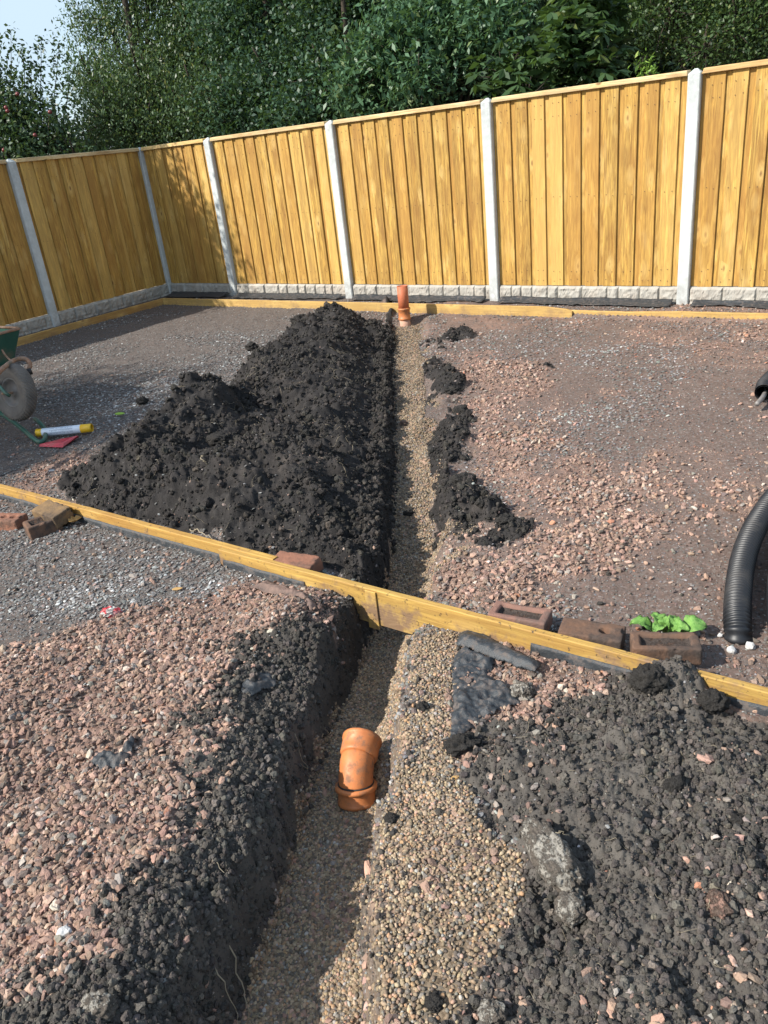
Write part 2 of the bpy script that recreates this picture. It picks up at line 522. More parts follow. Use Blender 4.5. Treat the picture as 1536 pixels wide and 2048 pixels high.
def mat_concrete(name, base=(.50, .50, .47), rock=False):
    g = NT(name)
    p = g.pos()
    n = g.noise(p, 12, 5, .65)
    f = g.noise(p, 190, 3, .7)
    c = g.mix(g.rng(n, .35, .7), base, tuple(q * .78 for q in base))
    c = g.mix(g.rng(f, .62, .78, 0, .5), c, tuple(q * .5 for q in base))
    if rock:
        c = g.mix(g.rng(g.noise(p, 5, 3), .5, .7, 0, .5), c, (.52, .44, .36))
    pz = g.node('ShaderNodeSeparateXYZ', None, Vector=p).outputs[2]
    c = g.mix(g.math('MULTIPLY', g.rng(pz, .0, .30, .55, 0), g.rng(n, .3, .6)), c, (.22, .19, .16))
    top = g.math('MULTIPLY', g.rng(pz, 1.35, 1.8, 0, .55), g.rng(g.noise(p, 25, 4, .7), .35, .6))
    c = g.mix(top, c, tuple(q * .6 for q in base))
    return g.set(Base_Color=c, Roughness=.9, Specular_IOR_Level=.2, Normal=g.bump(g.math('ADD', f, n), .003, .6))


def mat_plain(name, c1, c2, scale=20, rough=.5, spec=.5, bump=.001, metallic=0., dirt=None, damt=.5, dscale=14):
    g = NT(name)
    o = g.coord('Object')
    n = g.noise(o, scale, 4, .6)
    c = g.mix(g.rng(n, .35, .7), c1, c2)
    r = rough
    if dirt:
        m = g.rng(g.noise(o, dscale, 5, .7), .5, .66, 0, damt)
        c = g.mix(m, c, dirt)
        r = g.rng(m, 0, 1, rough, .95)
    return g.set(Base_Color=c, Roughness=r, Specular_IOR_Level=spec, Metallic=metallic, Normal=g.bump(g.noise(o, scale * 6, 3, .7), bump, .8))


def mat_coated(name, base, coat, cover=.5):
    g = NT(name)
    o = g.coord('Object')
    n = g.noise(o, 26, 6, .75)
    f = g.noise(o, 150, 5, .75)
    c = g.mix(g.rng(g.noise(o, 55, 4, .7), .4, .62), base, tuple(q * .55 for q in base))
    m = g.rng(g.math('ADD', n, g.math('MULTIPLY', g.math('SUBTRACT', f, .5), .5)), .5 - cover * .2, .56 - cover * .2)
    c = g.mix(m, c, g.mix(g.rng(f, .35, .65), coat, tuple(q * 2.2 for q in coat)))
    h = g.math('ADD', g.math('MULTIPLY', n, 1.2), g.math('ADD', f, g.math('MULTIPLY', m, .4)))
    return g.set(Base_Color=c, Roughness=.95, Specular_IOR_Level=.15, Normal=g.bump(h, .010, 1.))


def mat_leaf(name, a, b, c3=(.10, .12, .03), trans=.25, rough=.45):
    g = NT(name)
    t = g.attr('leaf', out='Fac')
    c = g.mix(g.rng(t, 0, .85), a, b)
    c = g.mix(g.rng(t, .93, 1), c, c3)
    g.set(Base_Color=c, Roughness=rough, Specular_IOR_Level=.4)
    tr = g.node('ShaderNodeBsdfTranslucent', None, Color=g.mix(.5, c, (.12, .20, .02)))
    mx = g.node('ShaderNodeMixShader')
    mx.inputs[0].default_value = trans
    g.t.links.new(g.b.outputs[0], mx.inputs[1])
    g.t.links.new(tr.outputs[0], mx.inputs[2])
    g.t.links.new(mx.outputs[0], g.out.inputs[0])
    return g.m


M = dict(
    ground=mat_ground(),
    board=mat_wood('pine_board', 2),
    edging=mat_wood('edging_timber', 0, (.50, .32, .11), (.40, .24, .075), (.2, .11, .04), .45),
    plank=mat_wood('dirty_plank', 0, (.56, .38, .10), (.44, .27, .065), (.20, .105, .03), .9),
    rail=mat_wood('capping_timber', 0, (.72, .56, .32), (.64, .47, .24), (.36, .22, .1)),
    concrete=mat_concrete('post_concrete', (.54, .57, .56)),
    rock=mat_concrete('gravel_board_concrete', (.42, .40, .355), True),
    clay=mat_plain('orange_plastic', (.54, .19, .065), (.40, .13, .042), 14, .50, .4, .0008, dirt=(.20, .12, .075), damt=.85, dscale=26),
    terracotta=mat_plain('terracotta_plastic', (.46, .13, .055), (.40, .11, .05), 12, .6, .4, .0008, dirt=(.36, .2, .13), damt=.4),
    dustcloth=mat_plain('dust_caked_membrane', (.20, .135, .11), (.12, .09, .078), 24, .9, .2, .003, dirt=(.05, .045, .042), damt=.6, dscale=18),
    dusty=mat_plain('dusty_terracotta', (.50, .31, .23), (.42, .25, .17), 20, .85, .3, .001),
    blackpipe=mat_plain('black_plastic', (.010, .011, .013), (.014, .015, .018), 8, .46, .45, .0003, dirt=(.08, .07, .06), damt=.22, dscale=7),
    membrane=mat_plain('black_membrane', (.020, .024, .028), (.036, .041, .046), 30, .5, .5, .003, dirt=(.13, .105, .09), damt=.8, dscale=34),
    soilclod=mat_coated('soil_clod', (.085, .078, .070), (.026, .024, .022), .9),
    greystone=mat_coated('grey_stone', (.40, .37, .32), (.085, .072, .06), .25),
    pinkstone=mat_coated('pink_stone', (.34, .21, .165), (.09, .065, .052), .35),
    whitestone=mat_plain('pale_stone', (.55, .54, .52), (.42, .41, .39), 30, .8, .3, .003),
    frogdirt=mat_coated('dirt_in_frog', (.16, .105, .08), (.05, .04, .035), .5),
    brownbrick=mat_plain('brown_brick', (.23, .125, .095), (.17, .10, .08), 18, .9, .2, .004, dirt=(.13, .095, .08), damt=.85, dscale=12),
    darkbrick=mat_plain('sooty_brick', (.15, .085, .055), (.075, .058, .050), 14, .9, .2, .004, dirt=(.045, .038, .034), damt=.8, dscale=12),
    redbrick=mat_plain('red_brick', (.27, .125, .08), (.19, .095, .065), 18, .9, .2, .004, dirt=(.10, .07, .055), damt=.8, dscale=10),
    yellowbrick=mat_plain('buff_faced_brick', (.22, .14, .07), (.11, .078, .055), 12, .9, .2, .004, dirt=(.05, .042, .038), damt=.75, dscale=9),
    green=mat_plain('green_paint', (.022, .085, .06), (.03, .11, .075), 8, .42, .5, .0008, dirt=(.20, .14, .09), damt=.45, dscale=9),
    rusty=mat_plain('rusty_steel', (.26, .13, .07), (.36, .24, .17), 22, .8, .4, .002, dirt=(.06, .10, .08), damt=.7, dscale=16),
    rubber=mat_plain('dusty_rubber', (.11, .098, .088), (.17, .15, .13), 12, .85, .3, .001, dirt=(.22, .18, .15), damt=.5, dscale=10),
    rim=mat_plain('grey_rim', (.12, .11, .10), (.16, .15, .14), 12, .6, .4, .001, dirt=(.2, .15, .12), damt=.6),
    blackrubber=mat_plain('black_rubber_plug', (.02, .02, .02), (.03, .03, .03), 12, .6),
    canwhite=mat_plain('white_label', (.62, .70, .80), (.70, .76, .84), 6, .35, .5, .0002),
    canprint=mat_plain('grey_print', (.25, .32, .42), (.32, .38, .46), 30, .4),
    yellow=mat_plain('yellow_plastic', (.80, .50, .02), (.72, .43, .02), 10, .4, .5, .0003),
    redplastic=mat_plain('red_plastic', (.55, .055, .075), (.48, .05, .065), 12, .5, .5, .0006, dirt=(.3, .15, .13), damt=.4),
    redprint=mat_plain('red_print', (.45, .03, .04), (.38, .03, .035), 20, .4, .5, .001, dirt=(.45, .42, .40), damt=.8, dscale=30),
    foil=mat_plain('crumpled_foil', (.50, .47, .44), (.24, .22, .20), 30, .45, .5, .002),
    zinc=mat_plain('zinc', (.42, .44, .45), (.34, .36, .37), 30, .5, .5, .001, .3),
    nail=mat_plain('nail_stain', (.10, .055, .03), (.07, .04, .025), 30, .8),
    bark=mat_plain('bark', (.075, .060, .045), (.04, .033, .026), 10, .95, .2, .02),
    root=mat_plain('pale_root', (.34, .29, .21), (.22, .18, .12), 30, .8, .2, .001),
    dryleaf=mat_plain('dry_leaf', (.52, .33, .13), (.38, .21, .07), 40, .8, .3, .001),
    lime=mat_plain('lime_leaf', (.34, .52, .07), (.26, .44, .05), 30, .6, .4, .001),
    weed=mat_plain('weed_leaf', (.17, .33, .07), (.08, .21, .04), 34, .5, .4, .006, dirt=(.26, .40, .12), damt=.5, dscale=40),
    apple=mat_plain('apple_skin', (.22, .02, .025), (.12, .03, .025), 12, .4),
    cable=mat_plain('grey_cable', (.22, .20, .19), (.16, .15, .14), 30, .5),
    leaf_willow=mat_leaf('willow_leaf', (.040, .080, .036), (.105, .160, .072), (.17, .18, .05), .3),
    leaf_apple=mat_leaf('apple_leaf', (.030, .062, .030), (.058, .100, .045), (.10, .13, .05), .2),
    leaf_dark=mat_leaf('dark_leaf', (.016, .046, .025), (.056, .112, .056), (.09, .13, .045), .25, .5),
    leaf_elder=mat_leaf('elder_leaf', (.030, .080, .038), (.105, .20, .10), (.18, .24, .10), .3, .45),
    leaf_chest=mat_leaf('chestnut_leaf', (.026, .058, .022), (.065, .12, .040), (.12, .15, .04), .3, .45),
    leaf_haw=mat_leaf('hawthorn_leaf', (.022, .046, .018), (.070, .120, .036), (.13, .16, .035), .25),
    leaf_lime=mat_leaf('lime_leaves', (.12, .24, .04), (.22, .36, .06), (.3, .4, .08), .3),
    leaf_wood=mat_leaf('wood_leaf', (.016, .036, .019), (.040, .072, .034), (.05, .07, .03), .15),
)


# ------------------------------------------------------------------ object helpers
def mesh_obj(name, verts, faces, mat, parent=None, smooth=False, loc=None, mats=None, fm=None):
    me = bpy.data.meshes.new(name)
    me.from_pydata([tuple(map(float, v)) for v in verts], [], [tuple(f) for f in faces])
    for m in (mats or [mat]):
        me.materials.append(m)
    if fm is not None:
        me.polygons.foreach_set('material_index', np.array(fm, dtype=np.int32))
    if smooth:
        me.polygons.foreach_set('use_smooth', np.ones(len(me.polygons), bool))
    me.update()
    o = bpy.data.objects.new(name, me)
    COL.objects.link(o)
    if parent:
        o.parent = parent
    if loc is not None:
        o.location = loc
    return o


def fast_mesh(name, V, Fq, mat, smooth=True, attrs=None, parent=None):
    me = bpy.data.meshes.new(name)
    k = Fq.shape[1]
    me.vertices.add(len(V))
    me.vertices.foreach_set('co', np.asarray(V, np.float32).ravel())
    me.loops.add(Fq.size)
    me.loops.foreach_set('vertex_index', Fq.astype(np.int32).ravel())
    me.polygons.add(len(Fq))
    me.polygons.foreach_set('loop_start', np.arange(0, Fq.size, k, dtype=np.int32))
    me.polygons.foreach_set('loop_total', np.full(len(Fq), k, np.int32))
    if smooth:
        me.polygons.foreach_set('use_smooth', np.ones(len(Fq), bool))
    me.update(calc_edges=True)
    me.validate()
    for nme, typ, arr in (attrs or []):
        a = me.attributes.new(nme, typ, 'POINT')
        a.data.foreach_set({'FLOAT': 'value', 'FLOAT_COLOR': 'color', 'FLOAT_VECTOR': 'vector', 'INT': 'value'}[typ], arr.ravel())
    if mat:
        me.materials.append(mat)
    o = bpy.data.objects.new(name, me)
    COL.objects.link(o)
    if parent:
        o.parent = parent
    return o


def tag(o, label=None, cat=None, group=None, kind=None):
    for k, v in (('label', label), ('category', cat), ('group', group), ('kind', kind)):
        if v:
            o[k] = v
    return o


def thing(name, label, cat, loc=(0, 0, 0), rz=0., group=None):
    o = bpy.data.objects.new(name, None)
    o.empty_display_size = .1
    COL.objects.link(o)
    o.location = loc
    o.rotation_euler = (0, 0, rz)
    return tag(o, label, cat, group)


def box_vf(x0, x1, y0, y1, z0, z1):
    V = [(x0, y0, z0), (x1, y0, z0), (x1, y1, z0), (x0, y1, z0), (x0, y0, z1), (x1, y0, z1), (x1, y1, z1), (x0, y1, z1)]
    return V, [(0, 3, 2, 1), (4, 5, 6, 7), (0, 1, 5, 4), (1, 2, 6, 5), (2, 3, 7, 6), (3, 0, 4, 7)]


def box(name, x0, x1, y0, y1, z0, z1, mat, parent=None, bev=0.):
    V, Fc = box_vf(x0, x1, y0, y1, z0, z1)
    o = mesh_obj(name, V, Fc, mat, parent)
    if bev:
        b = o.modifiers.new('bevel', 'BEVEL')
        b.width = bev
        b.segments = 2
    return o


def catmull(P, n):
    P = [np.array(p, float) for p in P]
    P = [2 * P[0] - P[1]] + P + [2 * P[-1] - P[-2]]
    out = []
    for i in range(1, len(P) - 2):
        for k in range(n):
            t = k / n
            a, b, c, d = P[i - 1:i + 3]
            out.append(.5 * ((2 * b) + (-a + c) * t + (2 * a - 5 * b + 4 * c - d) * t * t + (-a + 3 * b - 3 * c + d) * t ** 3))
    out.append(P[-2])
    return out


def tube_vf(path, rad, seg=10, cap=True, base=0):
    path = [np.array(p, float) for p in path]
    n = len(path)
    rad = [rad] * n if np.isscalar(rad) else rad
    V, Fc = [], []
    up = None
    for i in range(n):
        t = path[min(i + 1, n - 1)] - path[max(i - 1, 0)]
        t = t / (np.linalg.norm(t) + 1e-12)
        if up is None:
            up = np.cross(t, (0, 0, 1.) if abs(t[2]) < .9 else (1., 0, 0))
        up = up - t * (up @ t)
        up /= np.linalg.norm(up) + 1e-12
        sde = np.cross(t, up)
        for k in range(seg):
            a = 2 * math.pi * k / seg
            V.append(path[i] + rad[i] * (math.cos(a) * up + math.sin(a) * sde))
    for i in range(n - 1):
        for k in range(seg):
            a, b = base + i * seg + k, base + i * seg + (k + 1) % seg
            Fc.append((a, b, b + seg, a + seg))
    if cap:
        Fc.append(tuple(base + k for k in reversed(range(seg))))
        Fc.append(tuple(base + (n - 1) * seg + k for k in range(seg)))
    return V, Fc


def tube(name, path, rad, mat, parent=None, seg=10, cap=True, smooth=True):
    V, Fc = tube_vf(path, rad, seg, cap)
    return mesh_obj(name, V, Fc, mat, parent, smooth)


def hollow(name, path, rad, wall, mat, parent=None, seg=24):
    """open pipe: outer skin, inner skin, end rings; rad is a list"""
    V, Fc = tube_vf(path, rad, seg, False)
    V2, F2 = tube_vf(path, [r - wall for r in rad], seg, False, len(V))
    n = len(path)
    Fs = Fc + [tuple(reversed(f)) for f in F2]
    for i in (0, n - 1):
        for k in range(seg):
            a, b = i * seg + k, i * seg + (k + 1) % seg
            q = (a, b, b + n * seg, a + n * seg)
            Fs.append(q if i else tuple(reversed(q)))
    return mesh_obj(name, V + V2, Fs, mat, parent, True)


def lump(name, mat, size, seed=0, sub=3, rough=.3, freq=2.2, parent=None, loc=(0, 0, 0), flat=False, rz=0., tilt=(0, 0)):
    sub = min(sub + 1, 5) if sub == 4 else sub
    rz0 = 0
    bm = bmesh.new()
    bmesh.ops.create_icosphere(bm, subdivisions=sub, radius=1)
    off = Vector((seed * 3.7, seed * 1.3, seed * 9.1))
    for v in bm.verts:
        d = v.co.normalized()
        n = mnoise.noise(d * freq + off) * rough + mnoise.noise(d * freq * 2.7 + off) * rough * .45 + mnoise.noise(d * freq * 6 + off) * rough * .28 + mnoise.noise(d * freq * 14 + off) * rough * .14
        c = Vector((round(d.x * 1.4), round(d.y * 1.4), round(d.z * 1.4)))
        v.co = Vector((d.x * size[0], d.y * size[1], d.z * size[2])) * (1 + n)
    me = bpy.data.meshes.new(name)
    bm.to_mesh(me)
    bm.free()
    if not flat:
        me.polygons.foreach_set('use_smooth', np.ones(len(me.polygons), bool))
    me.materials.append(mat)
    o = bpy.data.objects.new(name, me)
    COL.objects.link(o)
    o.location = loc
    o.rotation_euler = (tilt[0], tilt[1], rz)
    if parent:
        o.parent = parent
    return o


# ================================================================== GROUND
def build_ground():
    nu, nv = 760, 900
    y = .55 * np.exp(np.linspace(0, math.log(13.6 / .55), nv))
    y = np.concatenate([[-40, -6, -2, -.6, .1, .35], y, [15, 18, 25, 60, 250]])
    u = np.linspace(-1, 1, nu)
    u = np.concatenate([[-60, -8, -2.5, -1.35], u, [1.35, 2.5, 8, 60]])
    U, Y = np.meshgrid(u, y)
    wl = .62 + .50 * np.clip(np.abs(Y), 0, 14)
    wr = .62 + .44 * np.clip(np.abs(Y), 0, 14)
    X = np.where(U < 0, U * wl, U * wr)
    x, yy = X.ravel(), Y.ravel()
    s, r, p = classes(x, yy)
    z = height(x, yy)
    V = np.stack([x, yy, z], 1)
    R, C = U.shape
    i = np.arange(R * C).reshape(R, C)
    Fq = np.stack([i[:-1, :-1], i[:-1, 1:], i[1:, 1:], i[1:, :-1]], -1).reshape(-1, 4)
    cls = np.stack([s, r, p, np.ones_like(s)], 1).astype(np.float32)
    return tag(fast_mesh('ground', V, Fq, M['ground'], True, [('cls', 'FLOAT_COLOR', cls)]), kind='structure')


build_ground()


# ================================================================== SCATTERED STONE (stuff)
def variant_set(key, mat, n, size, rough, freq, sub=1, flat=True):
    c = bpy.data.collections.new(key)
    for k in range(n):
        o = lump(key, mat, size, seed=k * 5 + 3, sub=sub, rough=rough, freq=freq, flat=flat)
        COL.objects.unlink(o)
        c.objects.link(o)
    return c


_ng = {}


def inst_group(coll):
    if coll.name in _ng:
        return _ng[coll.name]
    ng = bpy.data.node_groups.new('scatter', 'GeometryNodeTree')
    ng.interface.new_socket('Geometry', in_out='INPUT', socket_type='NodeSocketGeometry')
    ng.interface.new_socket('Geometry', in_out='OUTPUT', socket_type='NodeSocketGeometry')
    a, b = ng.nodes.new('NodeGroupInput'), ng.nodes.new('NodeGroupOutput')
    ci = ng.nodes.new('GeometryNodeCollectionInfo')
    ci.inputs['Collection'].default_value = coll
    ci.inputs['Separate Children'].default_value = True
    ci.inputs['Reset Children'].default_value = True
    ip = ng.nodes.new('GeometryNodeInstanceOnPoints')
    ip.inputs['Pick Instance'].default_value = True

    def at_(name, typ):
        n = ng.nodes.new('GeometryNodeInputNamedAttribute')
        n.data_type = typ
        n.inputs['Name'].default_value = name
        return [o for o in n.outputs if o.enabled and o.name == 'Attribute'][0]
    e = ng.nodes.new('FunctionNodeEulerToRotation')
    lk = ng.links.new
    lk(at_('rot', 'FLOAT_VECTOR'), e.inputs[0])
    lk(e.outputs[0], ip.inputs['Rotation'])
    lk(at_('scl', 'FLOAT_VECTOR'), ip.inputs['Scale'])
    lk(at_('idx', 'INT'), ip.inputs['Instance Index'])
    lk(a.outputs[0], ip.inputs['Points'])
    lk(ci.outputs[0], ip.inputs['Instance'])
    lk(ip.outputs[0], b.inputs[0])
    _ng[coll.name] = ng
    return ng


def scatter(name, label, pts, rot, scl, tint, coll, nvar):
    me = bpy.data.meshes.new(name)
    n = len(pts)
    me.vertices.add(n)
    me.vertices.foreach_set('co', pts.astype(np.float32).ravel())
    for nme, typ, key, arr in (('rot', 'FLOAT_VECTOR', 'vector', rot), ('scl', 'FLOAT_VECTOR', 'vector', scl),
                               ('tint', 'FLOAT_COLOR', 'color', tint), ('idx', 'INT', 'value', RNG.integers(0, nvar, n))):
        a = me.attributes.new(nme, typ, 'POINT')
        a.data.foreach_set(key, np.asarray(arr, np.int32 if typ == 'INT' else np.float32).ravel())
    o = bpy.data.objects.new(name, me)
    COL.objects.link(o)
    m = o.modifiers.new('scatter', 'NODES')
    m.node_group = inst_group(coll)
    return tag(o, label, kind='stuff')


def sample_area(n, y0, y1, xa=.62, xb=.55, bias=1.0):
    """random points of the fan in view, denser near the camera"""
    u = RNG.random(n)
    y = y0 * (y1 / y0) ** (u ** bias)
    x = (RNG.random(n) * (xa + xb) - xa) * (y + .75) * .95
    return x, y


def palette(n, cols, wts, jit=.18):
    c = np.array(cols)[RNG.choice(len(cols), n, p=np.array(wts) / sum(wts))]
    c = c * (1 + (RNG.random((n, 1)) - .5) * 2 * jit) * (1 + (RNG.random((n, 3)) - .5) * .10)
    return np.concatenate([np.clip(c, .005, .9), np.ones((n, 1))], 1)


def lay(x, y, size, flat=.6, tilt=.5, sink=.25):
    n = len(x)
    z = height(x, y)
    s = size[:, None] * np.stack([.8 + .5 * RNG.random(n), .65 + .4 * RNG.random(n), flat * (.75 + .5 * RNG.random(n))], 1)
    pts = np.stack([x, y, z + s[:, 2] * (1 - 2 * sink)], 1)
    rot = np.stack([(RNG.random(n) - .5) * 2 * tilt, (RNG.random(n) - .5) * 2 * tilt, RNG.random(n) * 6.283], 1)
    return pts, rot, s


STONE = dict(pea=mat_stone('pea_stone', rough=.62, spec=.45, dirt=(.14, .10, .07)),
             red=mat_stone('crushed_red_stone', rough=.92, spec=.2, dirt=(.20, .12, .09)),
             slate=mat_stone('slate_chip', rough=.75, spec=.35, dirt=(.13, .10, .09)),
             crumb=mat_stone('soil_crumb', rough=.97, spec=.1, dirt=(.02, .018, .018), amt=.6))
C_PEA = variant_set('pea_pebble', STONE['pea'], 7, (1, 1, 1), .16, 1.6, 2, False)
C_RED = variant_set('red_fragment', STONE['red'], 8, (1.15, .95, .8), .62, 1.7, 1, True)
C_SLA = variant_set('slate_fragment', STONE['slate'], 8, (1, 1, 1), .34, 1.7, 1, True)
C_CRU = variant_set('soil_fragment', STONE['crumb'], 8, (1, 1, 1), .45, 2.4, 2, True)

PEAC = ([(.33, .24, .145), (.22, .155, .095), (.44, .33, .21), (.20, .175, .145), (.44, .26, .135), (.40, .375, .33), (.46, .28, .20), (.12, .095, .07)],
        [6, 7, 3, 3, 1.2, .8, 1, 4])
REDC = ([(.31, .200, .150), (.24, .155, .118), (.37, .260, .200), (.18, .122, .095), (.22, .195, .170), (.11, .088, .076), (.42, .36, .30), (.34, .165, .10)],
        [6, 6, 2.5, 5, 2.2, 3.4, .5, .25])
SLAC = ([(.145, .128, .118), (.19, .185, .18), (.15, .165, .150), (.20, .135, .115), (.30, .295, .28), (.105, .085, .075), (.46, .45, .43), (.30, .14, .095)],
        [6, 5, 2.5, 3.5, 2.6, 6, 1.0, .7])
SOIC = ([(.037, .033, .029), (.054, .048, .042), (.078, .069, .060), (.125, .105, .085)], [5, 5, 3, .6])


def build_scatter():
    # pea gravel
    t = []
    y = .72 * (8.3 / .72) ** RNG.random(200000)
    xl, xr = np.interp(y, YL, XL), np.interp(y, YR, XR)
    x = xl - .06 + (xr - xl + .24 + .2 * (y > 2.7)) * RNG.random(len(y))
    s, r, p = classes(x, y)
    k = (RNG.random(len(y)) < ss(.3, .7, p) * np.clip(2.6 / y, .12, 1)) & ((xr - x > -.004) | (y > 2.7))
    t.append((x[k], y[k]))
    x, y = RNG.uniform(-.7, 1.0, 230000), RNG.uniform(.6, 4.2, 230000)
    s, r, p = classes(x, y)
    a, b = trench(x, y)
    k = (RNG.random(len(y)) < p * .80 * (.55 + .45 * ss(.42, .56, fbm(x * 5, y * 5, 3, 83)))) & (b < 0)
    t.append((x[k], y[k]))
    x, y = np.concatenate([q[0] for q in t]), np.concatenate([q[1] for q in t])
    size = .0032 + .0034 * RNG.random(len(x)) ** 2 + .0015 * (y > 4)
    pts, rot, sc = lay(x, y, size, .7, .6, .12)
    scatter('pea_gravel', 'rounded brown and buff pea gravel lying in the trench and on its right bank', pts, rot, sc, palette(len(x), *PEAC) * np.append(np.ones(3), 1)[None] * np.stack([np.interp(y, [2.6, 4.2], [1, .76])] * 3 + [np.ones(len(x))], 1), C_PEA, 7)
    # crushed red stone
    x, y = sample_area(640000, .62, 7.2)
    s, r, p = classes(x, y)
    k = RNG.random(len(y)) < (r * (.65 + .35 * ss(.35, .6, fbm(x * 3, y * 3, 3, 7))) + .035 * s * (y < 4) * (fbm(x * 4, y * 4, 3, 29) > .55)
                              + .05 * (s + r + p < .3) + .12 * p * (y < 3) * (fbm(x * 5, y * 5, 2, 37) > .6)) * .62
    x, y = x[k], y[k]
    size = .0021 + .0105 * RNG.random(len(x)) ** 4.6 + .0009 * (y > 3.0) + .0008 * (y > 4.5)
    size *= .8 + .5 * fbm(x * 4, y * 4, 3, 201)
    size *= np.where(y > 2.9, .80 + .25 * ss(.45, .6, fbm(x * 1.6, y * 1.6, 3, 211)), 1.)
    pts, rot, sc = lay(x, y, size, .72, .8, .22)
    tn = palette(len(x), *REDC)
    tn[:, :3] *= (.85 + .75 * fbm(x * 2.3, y * 2.3, 4, 213))[:, None]
    scatter('crushed_red_stone', 'dusty pink crushed stone heaped left of the trench and spread to its right', pts, rot, sc, tn, C_RED, 8)
    # slate chips
    x, y = sample_area(520000, 1.0, 12.8, .66, .60, .85)
    s, r, p = classes(x, y)
    dens = .18 + .82 * ss(.44, .62, fbm(x * 1.1 + 8, y * 1.1, 4, 33))
    for cx, cy, rx, ry in ((-1.6, 6.3, 1.2, 1.6), (-1.1, 3.15, .9, .45), (2.0, 5.9, .7, .5), (1.2, 4.6, .4, .3)):
        dens = np.maximum(dens, ss(1.3, .5, np.hypot((x - cx) / rx, (y - cy) / ry)))
    nearband = ss(.25, .05, np.abs(y - (2.62 - .765 * x))) * (x < -.3)
    dens = np.maximum(dens, nearband)
    free = np.clip(1 - s - r * .9 - p, 0, 1)
    nb, nl = lines(x, y)
    k = (RNG.random(len(y)) < free * np.maximum(dens, .42) * .62 * np.where(x > .6, .7, 1.) + .012 * (s > .5)) & (nb < -.03) & (nl < -.03)
    x, y = x[k], y[k]
    coarse = np.interp(dens[k], [.2, 1], [.62, 1.1])
    size = (.0030 + .0072 * RNG.random(len(x)) ** 2.6) * coarse + .0012 * (y > 4) + .0016 * (y > 6)
    pts, rot, sc = lay(x, y, size, .34, .35, .1)
    tn = palette(len(x), *SLAC)
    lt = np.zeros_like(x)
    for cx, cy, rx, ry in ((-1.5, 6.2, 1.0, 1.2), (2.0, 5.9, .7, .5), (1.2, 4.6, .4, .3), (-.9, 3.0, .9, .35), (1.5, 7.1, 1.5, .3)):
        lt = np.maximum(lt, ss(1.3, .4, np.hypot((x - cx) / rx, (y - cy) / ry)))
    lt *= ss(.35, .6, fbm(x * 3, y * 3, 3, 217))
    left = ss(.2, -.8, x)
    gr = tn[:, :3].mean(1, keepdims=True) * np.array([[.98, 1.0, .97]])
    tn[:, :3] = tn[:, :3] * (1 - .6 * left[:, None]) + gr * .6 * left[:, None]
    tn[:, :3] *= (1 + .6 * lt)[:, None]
    scatter('slate_chips', 'flat grey, purple and green slate chips trodden into the yard', pts, rot, sc, tn, C_SLA, 8)
    # crumbs of soil
    x, y = sample_area(520000, .62, 8.3, .62, .55, 1.05)
    s, r, p = classes(x, y)
    a, b = trench(x, y)
    floor = (a > 0) & (b > 0)
    k = RNG.random(len(y)) < np.where(floor, .003, (s * np.interp(y, [2.6, 3.4], [1, .62]) * (.28 + .5 * ss(.38, .6, fbm(x * 2.6, y * 2.6, 4, 221))) + .006 * (s < .3) * (y < 3.2)))
    x, y = x[k], y[k]
    yw = .7 * (8.0 / .7) ** RNG.random(11000)
    xw = np.interp(yw, YL, XL) - .15 + .16 * RNG.random(len(yw))
    x, y = np.concatenate([x, xw]), np.concatenate([y, yw])
    size = .0013 + .0100 * RNG.random(len(x)) ** 9 + .0009 * np.clip(y - .8, 0, 9)
    size += (y > 3.2) * .016 * RNG.random(len(x)) ** 16
    pts, rot, sc = lay(x, y, size, .85, 1.5, .3)
    tn = palette(len(x), *SOIC)
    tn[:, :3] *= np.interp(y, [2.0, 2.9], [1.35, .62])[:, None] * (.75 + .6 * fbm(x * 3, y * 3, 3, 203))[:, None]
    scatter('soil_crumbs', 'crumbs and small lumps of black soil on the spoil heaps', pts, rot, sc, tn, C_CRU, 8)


build_scatter()


# ================================================================== FENCES
ZB0, ZB1 = .155, 1.865
_over = box_vf(-.0625, .0625, -.016, 0, 0, ZB1 - ZB0)


def board_mesh():
    V, Fc = box_vf(-.0625, .0625, -.015, 0, 0, ZB1 - ZB0)
    # eased front edges
    V = [(-.0625, 0, 0), (-.0625, -.012, 0), (-.0595, -.015, 0), (.0595, -.015, 0), (.0625, -.012, 0), (.0625, 0, 0)]
    V = V + [(a, b, ZB1 - ZB0) for a, b, c in V]
    Fc = [(i, (i + 1) % 6, (i + 1) % 6 + 6, i + 6) for i in range(6)] + [(5, 4, 3, 2, 1, 0), (6, 7, 8, 9, 10, 11)]
    me = bpy.data.meshes.new('board')
    me.from_pydata(V, [], Fc)
    me.materials.append(M['board'])
    return me


BOARD = board_mesh()


